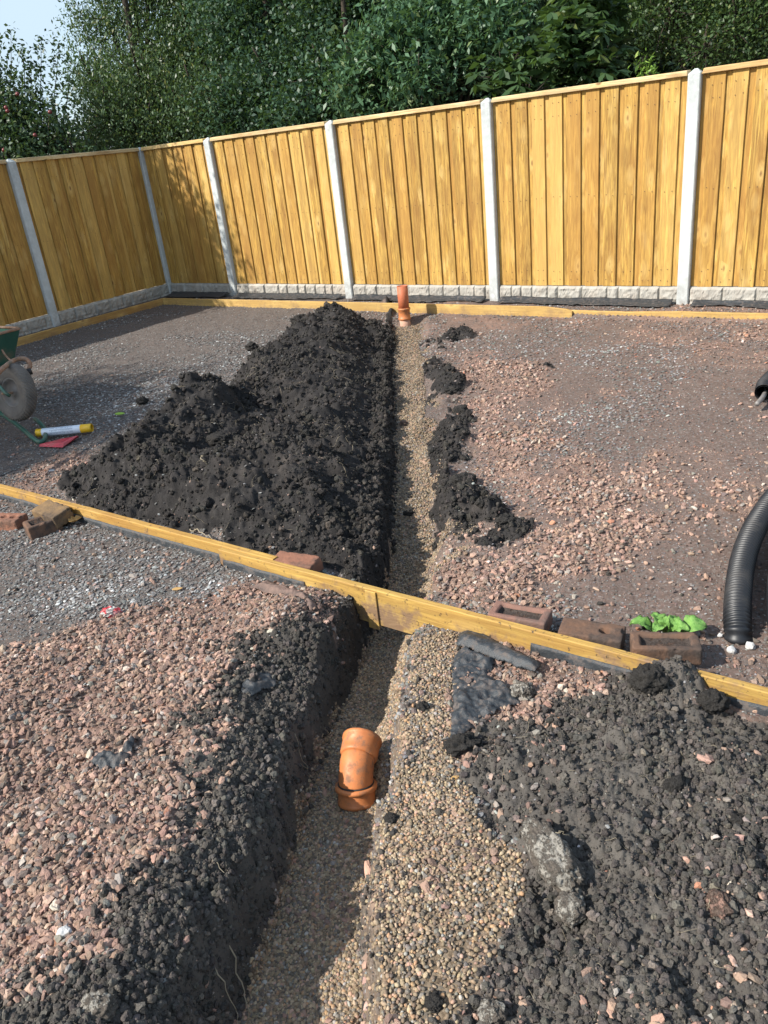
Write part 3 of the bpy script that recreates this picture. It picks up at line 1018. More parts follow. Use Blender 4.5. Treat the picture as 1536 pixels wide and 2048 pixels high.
def gravel_board(parent, s0, s1, seed):
    """one cast concrete board with a rough stone face: raised blocks between recessed joints"""
    n, m = int((s1 - s0) / .012), 14
    xs, zs = np.linspace(s0, s1, n), np.linspace(-.13, .150, m)
    A, B = np.meshgrid(xs, zs)
    course = (B > .012).astype(int)
    jx = np.zeros_like(A)
    e = np.full_like(A, 1.)
    rs = np.random.default_rng(seed)
    for c, (lo, hi) in enumerate(((-.13, .012), (.012, .150))):
        edges = [s0]
        while edges[-1] < s1:
            edges.append(edges[-1] + rs.uniform(.10, .30))
        edges = np.array(edges)
        dd = np.min(np.abs(A[..., None] - edges), -1)
        dz = np.minimum(np.abs(B - lo), np.abs(B - hi))
        idx = np.searchsorted(edges, A)
        lift = _h(idx, idx * 0 + c, seed) * .008
        f = ss(.0, .018, dd) * ss(.0, .015, dz)
        jx = np.where(course == c, f * (.010 + lift * 1.6 + .034 * np.abs(fbm(A * 20, B * 26, 4, seed, .6) - .42)), jx)
    Yf = -.018 - jx
    V = np.stack([A.ravel(), Yf.ravel(), B.ravel()], 1).tolist()
    i = np.arange(n * m).reshape(m, n)
    Fc = np.stack([i[:-1, :-1], i[:-1, 1:], i[1:, 1:], i[1:, :-1]], -1).reshape(-1, 4).tolist()
    k = len(V)
    V += [(s0, .025, -.13), (s1, .025, -.13), (s1, .025, .150), (s0, .025, .150)]
    top, bot = i[-1].tolist(), i[0].tolist()
    Fc += [top + [k + 2, k + 3], bot[::-1] + [k, k + 1][::1], i[::-1, 0].tolist() + [k, k + 3], i[:, -1].tolist() + [k + 2, k + 1], [k, k + 3, k + 2, k + 1]]
    return mesh_obj('gravel_board', V, Fc, M['rock'], parent)


def post(parent, s, zt=1.868):
    w, y0, y1 = .052, -.058, .045
    bm = bmesh.new()
    prof = [(-w, y0 + .008), (-w + .008, y0), (w - .008, y0), (w, y0 + .008), (w, y1), (-w, y1)]
    lo = [bm.verts.new((s + a, b, -.15)) for a, b in prof]
    hi = [bm.verts.new((s + a, b, zt)) for a, b in prof]
    r = [bm.verts.new((s - w * .25, 0 - .01, zt + .035)), bm.verts.new((s + w * .25, 0 - .01, zt + .035))]
    for i in range(6):
        bm.faces.new((lo[i], lo[(i + 1) % 6], hi[(i + 1) % 6], hi[i]))
    bm.faces.new((hi[0], hi[1], r[0]))
    bm.faces.new((hi[1], hi[2], r[1], r[0]))
    bm.faces.new((hi[2], hi[3], r[1]))
    bm.faces.new((hi[3], hi[4], r[1]))
    bm.faces.new((hi[4], hi[5], r[0], r[1]))
    bm.faces.new((hi[5], hi[0], r[0]))
    me = bpy.data.meshes.new('post')
    bm.to_mesh(me)
    bm.free()
    me.materials.append(M['concrete'])
    o = bpy.data.objects.new('post', me)
    COL.objects.link(o)
    o.parent = parent
    return o


def fence_run(label, org, ang, bays, first_post, last_post, seed):
    t = thing('timber_fence', label, 'fence', (org[0], org[1], 0), ang)
    s = 0.
    rs = random.Random(seed)
    if first_post:
        post(t, 0.)
    for bi, w in enumerate(bays):
        a, b = s + .053, s + w - .053
        pn = bpy.data.objects.new('fence_panel', None)
        COL.objects.link(pn)
        pn.parent = t
        pn.location = ((a + b) / 2, 0, ZB0)
        wd = b - a
        n = max(3, round((wd - .05) / .183))
        pitch = (wd - .075) / n
        for k in range(n + 1):                   # boards at the back, seen in the gaps
            x = -wd / 2 + .035 + k * pitch
            o = bpy.data.objects.new('board', BOARD)
            COL.objects.link(o)
            o.parent = pn
            o.scale = (.95, 1, .992)
            o.location = (max(-wd / 2 + .058, min(wd / 2 - .058, x)), .012 + .0007 * (k in (1, n - 1)), .0)
        for k in range(n):
            x = -wd / 2 + .035 + (k + .5) * pitch
            o = bpy.data.objects.new('board', BOARD)
            COL.objects.link(o)
            o.parent = pn
            o.location = (x + rs.uniform(-.004, .004), -.0045 + rs.uniform(-.002, .001), rs.uniform(-.004, .003))
            o.rotation_euler = (0, rs.uniform(-.0015, .0015), rs.uniform(-.02, .02))
        nv, nf = [], []
        for k in range(n):
            x = -wd / 2 + .035 + (k + .5) * pitch
            for z in (.05, .14, .82, 1.52, 1.62):
                for dx in (-.032, .030):
                    b_ = len(nv)
                    zz, xx = z + rs.uniform(-.012, .012), x + dx + rs.uniform(-.006, .006)
                    nv += [(xx + .0042 * math.cos(a_), -.0235, zz + .0042 * math.sin(a_)) for a_ in (0, 1.05, 2.1, 3.14, 4.19, 5.24)]
                    nf.append(tuple(b_ + q_ for q_ in (5, 4, 3, 2, 1, 0)))
        tag(mesh_obj('nail_heads', nv, nf, M['nail'], pn), kind='stuff')
        for z in (.12, .8, 1.5):
            box('rail', -wd / 2, wd / 2, .0125, .05, z, z + .04, M['board'], pn)
        V, Fc = box_vf(-wd / 2 + .004, wd / 2 - .004, -.046, .050, ZB1 - ZB0 - .010, ZB1 - ZB0 + .036)
        V[4] = (V[4][0] + .012, V[4][1], V[4][2] - .006)
        V[5] = (V[5][0] - .006, V[5][1], V[5][2] - .006)
        c = mesh_obj('capping_rail', V, Fc, M['rail'], pn)
        bv = c.modifiers.new('bevel', 'BEVEL')
        bv.width = .004
        gravel_board(t, s + .05, s + w - .05, seed * 10 + bi)
        s += w
        if bi < len(bays) - 1 or last_post:
            post(t, s)
    return t


fence_run('golden board fence with white concrete posts running across the back of the yard', FC, FA, [1.305, 1.93, 1.93, 1.93, 1.93, 1.93], True, True, 3)
lo = FC - LD * (1.93 * 4)
fence_run('shaded brown board fence along the left side, with speckled grey concrete posts', lo, LA, [1.93] * 4, True, False, 5)


# ================================================================== TIMBER EDGING
def profile_board(name, label, org, ang, length, th, prof, mat, zb=-.13, n=None, warp=0., seed=1, parent=None):
    """a plank on edge; prof = [(s, ztop)...]; bends slightly"""
    n = n or max(8, int(length / .05))
    xs = np.linspace(0, length, n)
    zt = np.interp(xs, [p[0] for p in prof], [p[1] for p in prof])
    zt = zt + (fbm(xs * 30, xs * 0 + seed, 3, seed) - .5) * .0035
    wy = (fbm(xs * 1.2, xs * 0 + seed, 2, seed + 5) - .5) * warp
    V, Fc = [], []
    c = .003
    for x, z, w in zip(xs, zt, wy):
        V += [(x, w, zb), (x, w, z - c), (x, w + c, z), (x, w + th - c, z), (x, w + th, z - c), (x, w + th, zb)]
    for i in range(n - 1):
        for k in range(6):
            a, b = i * 6 + k, i * 6 + (k + 1) % 6
            Fc.append((a, b, b + 6, a + 6))
    Fc.append((5, 4, 3, 2, 1, 0))
    Fc.append(tuple((n - 1) * 6 + k for k in range(6)))
    o = mesh_obj(name, V, Fc, mat, parent)
    o.location = (org[0], org[1], 0)
    o.rotation_euler = (0, 0, ang)
    if label:
        tag(o, label, 'timber plank')
    return o


# along the back: local y away from the viewer
B0 = FC + FD * .40 - FN * .51
profile_board('timber_edging', 'long pale timber edging board in front of the back fence, ending in a stepped end', B0, FA, 5.82, .028,
              [(0, .048), (5.55, .050), (5.78, .030), (5.82, .012)], M['edging'], warp=.012, seed=2)
B1 = FC + FD * 6.16 - FN * .483
profile_board('timber_edging', 'knotty timber edging board at right, in front of the last white posts', B1, FA, 4.2, .028,
              [(0, .016), (.6, .014), (1.0, .028), (4.2, .034)], M['edging'], warp=.008, seed=4)
B2 = FC + FD * .42 - LD * 7.0 - FN * .49
profile_board('timber_edging', 'shaded timber edging board beside the left fence, meeting the corner', B2, LA, 7.0, .028,
              [(0, .05), (7.0, .048)], M['edging'], warp=.012, seed=6)
pb = at(858, 616, .05)

# the plank across the middle
MA = math.atan2(1.9 - 4.46, 1.106 + 2.275)
pA, pB = np.array(at(-260, 905, .05)[:2]), np.array(at(545, 1119, .05)[:2])
pC, pD = np.array(at(440, 1094, .05)[:2]), np.array(at(1700, 1422, .05)[:2])
mdir = lambda a, b: math.atan2(b[1] - a[1], b[0] - a[0])
MT = [(.05)]
off = np.array([-math.sin(mdir(pA, pB)), math.cos(mdir(pA, pB))]) * .012
profile_board('timber_plank', 'yellow timber plank on edge crossing the yard at left, above the dark bricks', pA, mdir(pA, pB), float(np.linalg.norm(pB - pA)), .034,
              [(0, .05), (9, .05)], M['plank'], zb=-.10, seed=11)
q = float(np.linalg.norm(pD - pC))
oC = pC - off * 1.2
profile_board('timber_plank', 'yellow timber plank on edge bridging the trench and running right behind three bricks', oC, mdir(pC, pD), q, .028,
              [(0, .044), (q, .05)], M['plank'], zb=-.115, seed=13)
# cleat and lower board where the plank crosses the trench
ang = mdir(pC, pD)
dq, nq = np.array([math.cos(ang), math.sin(ang)]), np.array([-math.sin(ang), math.cos(ang)])


def on_plank(px, py=None, z=0.):
    """distance along the right-hand plank of the point seen at that pixel column on its top"""
    p = np.array(at(px, 1094 + (px - 440) * .2603, .05)[:2])
    return float((p - oC) @ dq)


cl = thing('timber_cleat', 'short upright timber cleat nailed to the muddy plank over the trench', 'cleat', (*(oC + dq * on_plank(745) - nq * .012), 0), ang)
box('cleat_board', -.026, .026, .004, .0095, -.135, .040, M['plank'], cl, .002)


# black membrane hanging below the planks
def hanging(name, label, org, ang, length, zt, zb, out=.006, seed=1, wob=.012):
    n = max(10, int(length / .02))
    V, Fc = [], []
    m = 6
    for i in range(n):
        x = length * i / (n - 1)
        for k in range(m):
            f = k / (m - 1)
            z = zt + (zb - zt) * f + (mnoise.noise(Vector((x * 6, seed, 0))) * .008 if k < 2 else 0)
            y = -out - f * .010 - abs(mnoise.noise(Vector((x * 9, seed * 3., f * 2)))) * wob * (.3 + f)
            V.append((x, y, z))
    for i in range(n - 1):
        for k in range(m - 1):
            a = i * m + k
            Fc.append((a, a + 1, a + 1 + m, a + m))
    o = mesh_obj(name, V, Fc, M['membrane'], None, True)
    sdf = o.modifiers.new('thick', 'SOLIDIFY')
    sdf.thickness = .0012
    o.location = (org[0], org[1], 0)
    o.rotation_euler = (0, 0, ang)
    return tag(o, label, 'membrane')


la = float(np.linalg.norm(pB - pA))
hanging('weed_membrane', 'black membrane showing under the left plank beside the slate chips', pA + (pB - pA) / la * .3, mdir(pA, pB), la - .62, .004, -.075, .002, 3)
hanging('weed_membrane', 'black membrane under the plank left of the red stone mound', oC + dq * .02, ang, on_plank(610) - .02, -.002, -.07, .002, 5)
hanging('weed_membrane', 'black membrane under the plank in front of the three right bricks', oC + dq * on_plank(1065), ang, on_plank(1275) - on_plank(1065), .0, -.07, .002, 7)
hanging('weed_membrane', 'black membrane under the right end of the plank behind black soil', oC + dq * on_plank(1385), ang, on_plank(1640) - on_plank(1385), .0, -.07, .002, 9)


def draped(label, org, ang, length, seed, wid=.20, ztop=.045):
    """sheet lying against the foot of the fence and out over the stones"""
    n, m = int(length / .03), 8
    V, Fc = [], []
    for i in range(n):
        x = length * i / (n - 1)
        wv = wid * (.45 + .75 * (.5 + mnoise.noise(Vector((x * 1.7, seed, 1.)))))
        for k in range(m):
            f = k / (m - 1)
            y = -.062 - f * wv
            z = .012 + (ztop + .02 * mnoise.noise(Vector((x * 2.3, seed, 5.)))) * (1 - f) ** 2 + .010 * mnoise.noise(Vector((x * 14, f * 5, seed)))
            V.append((x, y, z))
    for i in range(n - 1):
        for k in range(m - 1):
            a = i * m + k
            Fc.append((a, a + m, a + 1 + m, a + 1))
    o = mesh_obj('weed_membrane', V, Fc, M['membrane'], None, True)
    sdf = o.modifiers.new('thick', 'SOLIDIFY')
    sdf.thickness = .0015
    o.location = (org[0], org[1], 0)
    o.rotation_euler = (0, 0, ang)
    return tag(o, label, 'membrane')


for k, (s0, s1, lb) in enumerate(((.12, 1.22, 'black membrane at the foot of the back fence in the left corner'),
                                  (1.40, 3.15, 'black membrane at the foot of the second back fence panel from the corner'),
                                  (3.35, 5.08, 'black membrane lying behind the upright terracotta pipe'),
                                  (5.26, 7.02, 'black membrane at the foot of the widest fence panel, right of the pipe'),
                                  (7.20, 9.2, 'black membrane at the foot of the fence beyond the right-hand white post'))):
    draped(lb, FC + FD * s0, FA, s1 - s0, 20 + k, .17 if k else .22, .035)


# ================================================================== DRAIN PIPES
def upright_pipe():
    x, y = .445, 8.235
    t = thing('drain_pipe', 'upright terracotta drain pipe standing at the far end of the trench', 'pipe', (x, y, 0), 0)
    H = [(0, 0, z) for z in (.065, .12, .25, .35)]
    hollow('pipe', [(0, 0, .05), (0, 0, .16), (0, 0, .288)], [.055] * 3, .004, M['terracotta'], t, 32)
    hollow('socket', [(0, 0, z) for z in (-.055, -.05, -.035, -.03, .045, .05, .062, .068)], [.058, .065, .065, .0595, .0595, .0665, .0665, .060], .004, M['clay'], t, 32)
    hollow('lower_pipe', [(.012, -.02, -.19), (.004, -.004, -.11), (0, 0, -.052)], [.055] * 3, .004, M['dusty'], t, 32)
    t.rotation_euler = (math.radians(-1), math.radians(1.0), 0)
    return t


upright_pipe()


def bend_pipe():
    """45 degree bend lying in the trench: lower end goes down into the gravel, socket points away"""
    p0 = np.array(at(716, 1640, -.30))
    d0 = np.array([.05, .35, .94])
    d0 /= np.linalg.norm(d0)
    d1 = np.array([.26, .93, .30])
    d1 /= np.linalg.norm(d1)
    t = thing('pipe_bend', 'orange plastic drain bend poking out of the gravel in the near trench', 'pipe', tuple(p0), 0)
    # centre line
    A = np.array([0, 0, 0.]) + np.array([0, .045, .0])
    P = [A - d0 * .08, A, A + d0 * .07]
    e = P[-1]
    arc = []
    n = 12
    cur = e
    for i in range(1, n + 1):
        f = i / n
        d = d0 * (1 - f) + d1 * f
        d /= np.linalg.norm(d)
        cur = cur + d * (.088 / n)
        arc.append(cur)
    low = [A - d0 * .10, A - d0 * .02, A + d0 * .028]
    hollow('spigot', low, [.055, .055, .055], .004, M['clay'], t, 40)
    s = [A + d0 * q for q in (.022, .024, .030, .034, .036, .066, .070, .0705, .083, .085)]
    hollow('lower_socket', s, [.056, .0625, .0625, .0610, .0595, .0600, .0600, .0680, .0680, .058], .004, M['clay'], t, 40)
    b = [A + d0 * .080] + [q + d0 * .012 for q in arc]
    hollow('elbow_body', b, [.0555] * len(b), .004, M['clay'], t, 40)
    e2 = b[-1]
    sl = [A + d0 * q_ for q_ in (.0845, .087, .0895)]
    hollow('rubber_seal', sl, [.0572, .0588, .0570], .002, M['blackrubber'], t, 40)
    s = [e2 + d1 * q for q in (-.003, .0, .006, .012, .055, .057, .068, .070)]
    hollow('upper_socket', s, [.056, .0600, .0625, .0620, .0625, .0665, .0665, .0600], .004, M['clay'], t, 40)
    return t


bend_pipe()


# ================================================================== BRICKS
def brick(label, loc, rz, mat, kind='frog', tilt=(0, 0), seed=1, size=(.215, .1025, .065)):
    lx, ly, lz = size
    nx, ny, nz = 44, 22, 13
    bm = bmesh.new()
    vs = {}

    def vert(i, j, k):
        if (i, j, k) in vs:
            return vs[(i, j, k)]
        x, y, z = (i / nx - .5) * lx, (j / ny - .5) * ly, (k / nz - .5) * lz
        # rounded, chipped edges
        c = Vector((x, y, z))
        r = .006
        q = Vector((max(-lx / 2 + r, min(lx / 2 - r, x)), max(-ly / 2 + r, min(ly / 2 - r, y)), max(-lz / 2 + r, min(lz / 2 - r, z))))
        d = c - q
        if d.length > 1e-6 and sum(abs(a) > 1e-6 for a in d) > 1:
            c = q + d.normalized() * r
        o = Vector((seed * 2.1, seed, 0))
        n = mnoise.noise(c * 28 + o) * .0022 + mnoise.noise(c * 110 + o) * .0012
        ed = sum(abs(a) > 1e-6 for a in d) > 1
        if ed:
            n -= max(0, mnoise.noise(c * 35 + o * 3) - .1) * .02
        c += (c - q * .7).normalized() * n
        if k == nz:
            if kind == 'frog':
                u, v = abs(x) / (lx / 2 - .028), abs(y) / (ly / 2 - .022)
                m = max(u, v)
                c.z -= .022 * (1 - float(ss(.88, 1.06, np.array(m))))
            elif kind == 'holes':
                for cx in (-.06, 0, .06):
                    if math.hypot(x - cx, y) < .017:
                        c.z -= .03
            elif kind == 'hole':
                if math.hypot((x - .05) / 1.3, y) < .017:
                    c.z -= .03
        vs[(i, j, k)] = bm.verts.new(c)
        return vs[(i, j, k)]
    for i in range(nx):
        for j in range(ny):
            bm.faces.new((vert(i, j, nz), vert(i + 1, j, nz), vert(i + 1, j + 1, nz), vert(i, j + 1, nz)))
            bm.faces.new((vert(i, j, 0), vert(i, j + 1, 0), vert(i + 1, j + 1, 0), vert(i + 1, j, 0)))
    for i in range(nx):
        for k in range(nz):
            bm.faces.new((vert(i, 0, k), vert(i + 1, 0, k), vert(i + 1, 0, k + 1), vert(i, 0, k + 1)))
            bm.faces.new((vert(i, ny, k), vert(i, ny, k + 1), vert(i + 1, ny, k + 1), vert(i + 1, ny, k)))
    for j in range(ny):
        for k in range(nz):
            bm.faces.new((vert(0, j, k), vert(0, j, k + 1), vert(0, j + 1, k + 1), vert(0, j + 1, k)))
            bm.faces.new((vert(nx, j, k), vert(nx, j + 1, k), vert(nx, j + 1, k + 1), vert(nx, j, k + 1)))
    me = bpy.data.meshes.new('brick')
    bm.to_mesh(me)
    bm.free()
    me.polygons.foreach_set('use_smooth', np.ones(len(me.polygons), bool))
    me.materials.append(mat)
    me.materials.append(M['frogdirt'])
    for p_ in me.polygons:
        c_ = p_.center
        if p_.normal.z > .3 and c_.z < lz / 2 - .009 and c_.z > 0:
            p_.material_index = 1
    o = bpy.data.objects.new('brick', me)
    COL.objects.link(o)
    o.location = loc
    o.rotation_euler = (tilt[0], tilt[1], rz)
    return tag(o, label, 'brick')


def ground_at(px, py, h=0.):
    z = Z0
    for _ in range(4):
        x, y, _z = at(px, py, z + h)
        z = hz(x, y)
    return x, y, z


# left group
x, y, z = at(26, 1044, -.01)
brick('orange-red brick with round holes lying left of two dark bricks', (x - .035, y, -.005), math.radians(-18), M['redbrick'], 'holes', (0, 0), 3)
x, y, z = at(84, 1054, 0.)
brick('dark sooty brick with a shallow frog, in front of the buff-ended brick at left', (x, y + .01, -.005), math.radians(35), M['darkbrick'], 'frog', (0, 0), 5, (.165, .12, .085))
x, y, z = at(103, 1018, .06)
brick('dark brick with a buff end leaning on the left plank over the other two', (x, y, .030), math.radians(-38), M['yellowbrick'], 'none', (math.radians(8), math.radians(3)), 7, (.20, .115, .075))
# behind the plank
x, y, z = at(594, 1122, .04)
brick('orange brick lying flat behind the plank, half under black soil', (x - .01, y + .018, .012), math.radians(-28), M['redbrick'], 'none', (0, 0), 9)
# right row
for lb, px, py, zc, rz, m_, kd, sd_ in (
        ('pinkish brick with a long frog behind the plank, leftmost of three', 1040, 1238, .012, -30, 'brownbrick', 'frog', 11),
        ('brown brick with one round hole, middle of three behind the plank', 1183, 1273, .008, -27, 'darkbrick', 'hole', 13),
        ('big dark brick with a soil-filled frog, in front of the green weed', 1330, 1296, .020, -13, 'darkbrick', 'frog', 15)):
    x, y, z = at(px, py, zc)
    brick(lb, (x, y, zc), math.radians(rz), M[m_], kd, (0, 0), sd_)


# ================================================================== CORRUGATED PIPES
def corrugated(label, ctrl, r, pitch, name='corrugated_pipe', inner=True):
    P = catmull(ctrl, 40)
    P = np.array(P)
    d = np.r_[0, np.cumsum(np.linalg.norm(np.diff(P, axis=0), axis=1))]
    n = int(d[-1] / (pitch / 6))
    sN = np.linspace(0, d[-1], n)
    Q = np.stack([np.interp(sN, d, P[:, k]) for k in range(3)], 1)
    rad = [r - (.0075 if (i % 6) in (3, 4) else .004 if (i % 6) in (2, 5) else 0.) for i in range(n)]
    t = thing(name, label, 'pipe', tuple(Q[0]))
    Q = Q - Q[0]
    V, Fc = tube_vf(list(Q), rad, 26, False)
    mesh_obj('ribbed_wall', V, Fc, M['blackpipe'], t, True)
    k = 12
    V, Fc = tube_vf(list(Q[:k]), r - .010, 26, False)
    o = mesh_obj('bore', V, [tuple(reversed(f)) for f in Fc], M['blackpipe'], t, True)
    return t


def gz(x, y, dz):
    return (x, y, hz(x, y) + dz)


c = []
for px, py, dz in ((1476, 1288, -.03), (1476, 1262, .02), (1475, 1210, .055), (1482, 1140, .07), (1497, 1085, .09), (1522, 1035, .11), (1560, 985, .13)):
    x, y, z = at(px, py, Z0 + dz)
    c.append((x, y, Z0 + dz))
c += [(c[-1][0] + .22, c[-1][1] + .16, .12), (c[-1][0] + .55, c[-1][1] + .05, .1), (c[-1][0] + .75, c[-1][1] - .35, .08)]
corrugated('black ribbed pipe curving out of the right edge, its cut end beside the weed', c, .047, .0165)
c = []
for px, py, dz in ((1582, 1340, .03), (1564, 1240, .05), (1563, 1150, .055), (1580, 1080, .06), (1640, 1000, .06), (1740, 950, .06)):
    x, y, z = at(px, py, Z0 + dz)
    c.append((x, y, Z0 + dz))
corrugated('second black ribbed pipe just inside the right edge, beside the first', c, .047, .0165)
# far short pipe with cable
x0, y0, z0 = at(1527, 782, .04)
ctr = [(x0, y0, .03), (x0 + .10, y0 + .16, .035), (x0 + .30, y0 + .34, .04), (x0 + .7, y0 + .5, .04)]
t = corrugated('short black pipe end with a grey cable in it, far right edge', ctr, .050, .02, 'pipe_end')
tube('cable', catmull([(-.10, -.13, -.02), (-.03, -.05, -.015), (.05, .07, -.02), (.12, .2, -.02)], 8), .014, M['cable'], t, 10)


# ================================================================== WHEELBARROW
def wheelbarrow():
    wc = np.array(at(30, 785, .30))
    t = thing('wheelbarrow', 'green wheelbarrow with a dusty tyre and rusty frame at the left edge', 'wheelbarrow', (wc[0], wc[1], Z0))
    R_ = lambda p: np.array(p) - np.array([wc[0], wc[1], Z0])
    a = np.array([-.52, -.80, .20])
    a /= np.linalg.norm(a)
    u = np.cross(a, (0, 0, 1.))
    u /= np.linalg.norm(u)
    v = np.cross(u, a)
    C0 = R_(wc)
    wheel = bpy.data.objects.new('wheel', None)
    COL.objects.link(wheel)
    wheel.parent = t

    def ring(prof, name, mat, seg=72, tread=False):
        V, Fc = [], []
        m = len(prof)
        for i in range(seg):
            an = 2 * math.pi * i / seg
            er = math.cos(an) * u + math.sin(an) * v
            for j, (rr, ax) in enumerate(prof):
                q = rr
                if tread and 3 <= j <= m - 4:
                    q = rr - (.006 if (i + (j % 2)) % 2 else 0.)
                V.append(C0 + er * q + a * ax)
        for i in range(seg):
            for j in range(m - 1):
                A_, B_ = i * m + j, ((i + 1) % seg) * m + j
                Fc.append((A_, A_ + 1, B_ + 1, B_))
        return mesh_obj(name, V, Fc, mat, wheel, not tread)
    R, w = .205, .048
    ring([(.100, .030), (.112, .038), (.140, .046), (.168, .048), (.188, .042), (.199, .031), (.204, .018), (.205, .006), (.205, -.006), (.204, -.018),
          (.199, -.031), (.188, -.042), (.168, -.048), (.140, -.046), (.112, -.038), (.100, -.030)], 'tyre', M['rubber'], 96, True)
    ring([(.0, .018), (.028, .018), (.030, .010), (.070, .004), (.085, .014), (.094, .030), (.106, .034), (.108, .028)], 'rim', M['rim'])
    ring([(.0, -.018), (.028, -.018), (.030, -.010), (.070, -.004), (.085, -.014), (.094, -.030), (.106, -.034)], 'rim', M['rim'])
    tube('axle', [C0 + a * .10, C0 - a * .10], .009, M['rusty'], wheel, 10)
    # frame tubes
    up = [R_(at(px, py, z)) for px, py, z in ((-150, 850, .42), (-60, 790, .46), (-15, 757, .49), (8, 735, .50), (30, 720, .505), (50, 718, .49), (60, 728, .455), (57, 740, .42))]
    tube('frame_tube', catmull(up, 8), .016, M['rusty'], t, 12)
    lo_ = [R_(at(px, py, z)) for px, py, z in ((-130, 770, .16), (-40, 806, .12), (10, 832, .08), (45, 858, .03), (74, 882, -.01), (88, 880, -.012), (91, 864, .0), (84, 850, .02), (70, 838, .05))]
    tube('frame_tube', catmull(lo_, 8), .016, M['green'], t, 12)
    e = R_(at(57, 741, .42))
    tube('end_plug', [e + np.array([0, .0, .012]), e + np.array([.004, .004, -.03])], .019, M['blackrubber'], t, 12)
    tube('hub_strut', catmull([R_(at(-60, 735, .40)), R_(at(-10, 765, .38)), R_(at(10, 785, .34)), R_(at(20, 792, .31))], 6), .012, M['green'], t, 10)
    # tray: open tapered pan behind and above the wheel
    f = np.array([.81, -.585, 0])
    sdv = np.array([.585, .81, 0])
    corner = R_(at(40, 657, .62))                 # front far corner of the rim

    def ringpts(z, fx, half, back, zt=0.):
        c_ = corner - sdv * .30 - f * 0
        c_ = np.array([c_[0], c_[1], z])
        return [c_ + f * fx + sdv * half, c_ + f * fx - sdv * half, c_ - f * back - sdv * half, c_ - f * back + sdv * half]
    top = ringpts(corner[2], 0, .30, .80)
    bot = ringpts(corner[2] - .30, -.13, .22, .62)
    V = top + bot
    Fc = [(0, 1, 5, 4), (1, 2, 6, 5), (2, 3, 7, 6), (3, 0, 4, 7), (4, 5, 6, 7)]
    pan = mesh_obj('tray', V, Fc, M['green'], t)
    sdm = pan.modifiers.new('t', 'SOLIDIFY')
    sdm.thickness = .003
    bv = pan.modifiers.new('b', 'BEVEL')
    bv.width = .02
    bv.segments = 3
    rimp = [p + np.array([0, 0, .002]) for p in top]
    tube('tray_rim', [rimp[0], rimp[1], rimp[2], rimp[3], rimp[0]], .011, M['rusty'], t, 10)
    tube('brace', catmull([R_(at(4, 700, .5)), R_(at(12, 712, .46)), R_(at(28, 728, .44))], 6), .008, M['rusty'], t, 8)
    for sg in (-1, 1):                            # rear legs and handles, mostly out of frame
        b0 = bot[2] if sg < 0 else bot[3]
        tube('leg', [b0, b0 + np.array([-.05, .02, -b0[2] + .0])], .014, M['green'], t, 10)
        tube('handle', [b0 + f * .2, b0 - f * .55 + np.array([0, 0, .10])], .016, M['green'], t, 10)
    return t


wheelbarrow()


# ================================================================== SMALL THINGS
def spray_can():
    a, b = np.array(at(74, 869, -.008)), np.array(at(185, 858, -.008))
    d = b - a
    ln = float(np.linalg.norm(d))
    r = .030
    t = thing('spray_can', 'white marker spray can with yellow cap lying by the barrow wheel', 'spray can', (a[0], a[1], Z0 + r + .012), math.atan2(d[1], d[0]))
    T = lambda xs, rs, m_, nme: tube(nme, [(x, 0, 0) for x in xs], rs, m_, t, 28)
    T([0, .004, .045, .046], [r * .86, r, r, r], M['yellow'], 'base_band')
    T([.046, .047, ln - .088, ln - .078, ln - .074], [r * .99, r * .995, r * .995, r * .97, r * .8], M['canwhite'], 'can_body')
    # printed lines
    rs = random.Random(3)
    V, Fc = [], []
    for k in range(26):
        x = .11 + k * (ln - .24) / 26
        for a0 in (-.9, -.3, .3, .9):
            a1 = a0 + rs.uniform(.2, .5)
            b_ = len(V)
            for s_ in range(4):
                an = math.pi / 2 + .5 + a0 + (a1 - a0) * s_ / 3
                for xx in (x, x + .003):
                    V.append((xx, -math.cos(an) * r * 1.012 * -1, math.sin(an) * r * 1.012))
            for s_ in range(3):
                Fc.append((b_ + 2 * s_, b_ + 2 * s_ + 1, b_ + 2 * s_ + 3, b_ + 2 * s_ + 2))
    tag(mesh_obj('label_print', V, Fc, M['canprint'], t), kind='stuff')
    hollow('cap', [(x, 0, 0) for x in (ln - .080, ln - .079, ln - .012, ln)], [r * .95, r * 1.03, r * 1.0, r * .95], .003, M['yellow'], t, 28)
    T([ln - .03, ln - .012], [r * .55, r * .5], M['yellow'], 'nozzle')
    T([ln - .034, ln - .028], [r * .97, r * .97], M['darkbrick'], 'cap_floor')
    return t


spray_can()


def red_wedge():
    p = [at(78, 893, -.03), at(125, 895, -.03), at(158, 874, -.03)]
    t = [at(80, 888, -.015), at(128, 886, -.012), at(156, 871, -.01), at(118, 879, -.01)]
    o = np.array(p[0])
    V = [np.array(q) - o for q in p] + [np.array(at(112, 884, -.03)) - o] + [np.array(q) - o for q in t]
    Fc = [(0, 1, 5, 4), (1, 2, 6, 5), (2, 3, 7, 6), (3, 0, 4, 7), (4, 5, 6, 7), (0, 3, 2, 1)]
    r_ = thing('plastic_wedge', 'red plastic wedge with a ribbed top lying in front of the spray can', 'plastic piece', tuple(o))
    mesh_obj('wedge_body', V, Fc, M['redplastic'], r_)
    A, B, C_, D_ = V[4], V[5], V[6], V[7]
    for k in range(4):
        f = .2 + k * .2
        a, b = A * (1 - f) + D_ * f + np.array([0, 0, .002]), B * (1 - f) + C_ * f + np.array([0, 0, .002])
        a, b = a * .85 + b * .15, a * .15 + b * .85
        tube('rib', [a, b], .0022, M['redplastic'], r_, 6)


red_wedge()


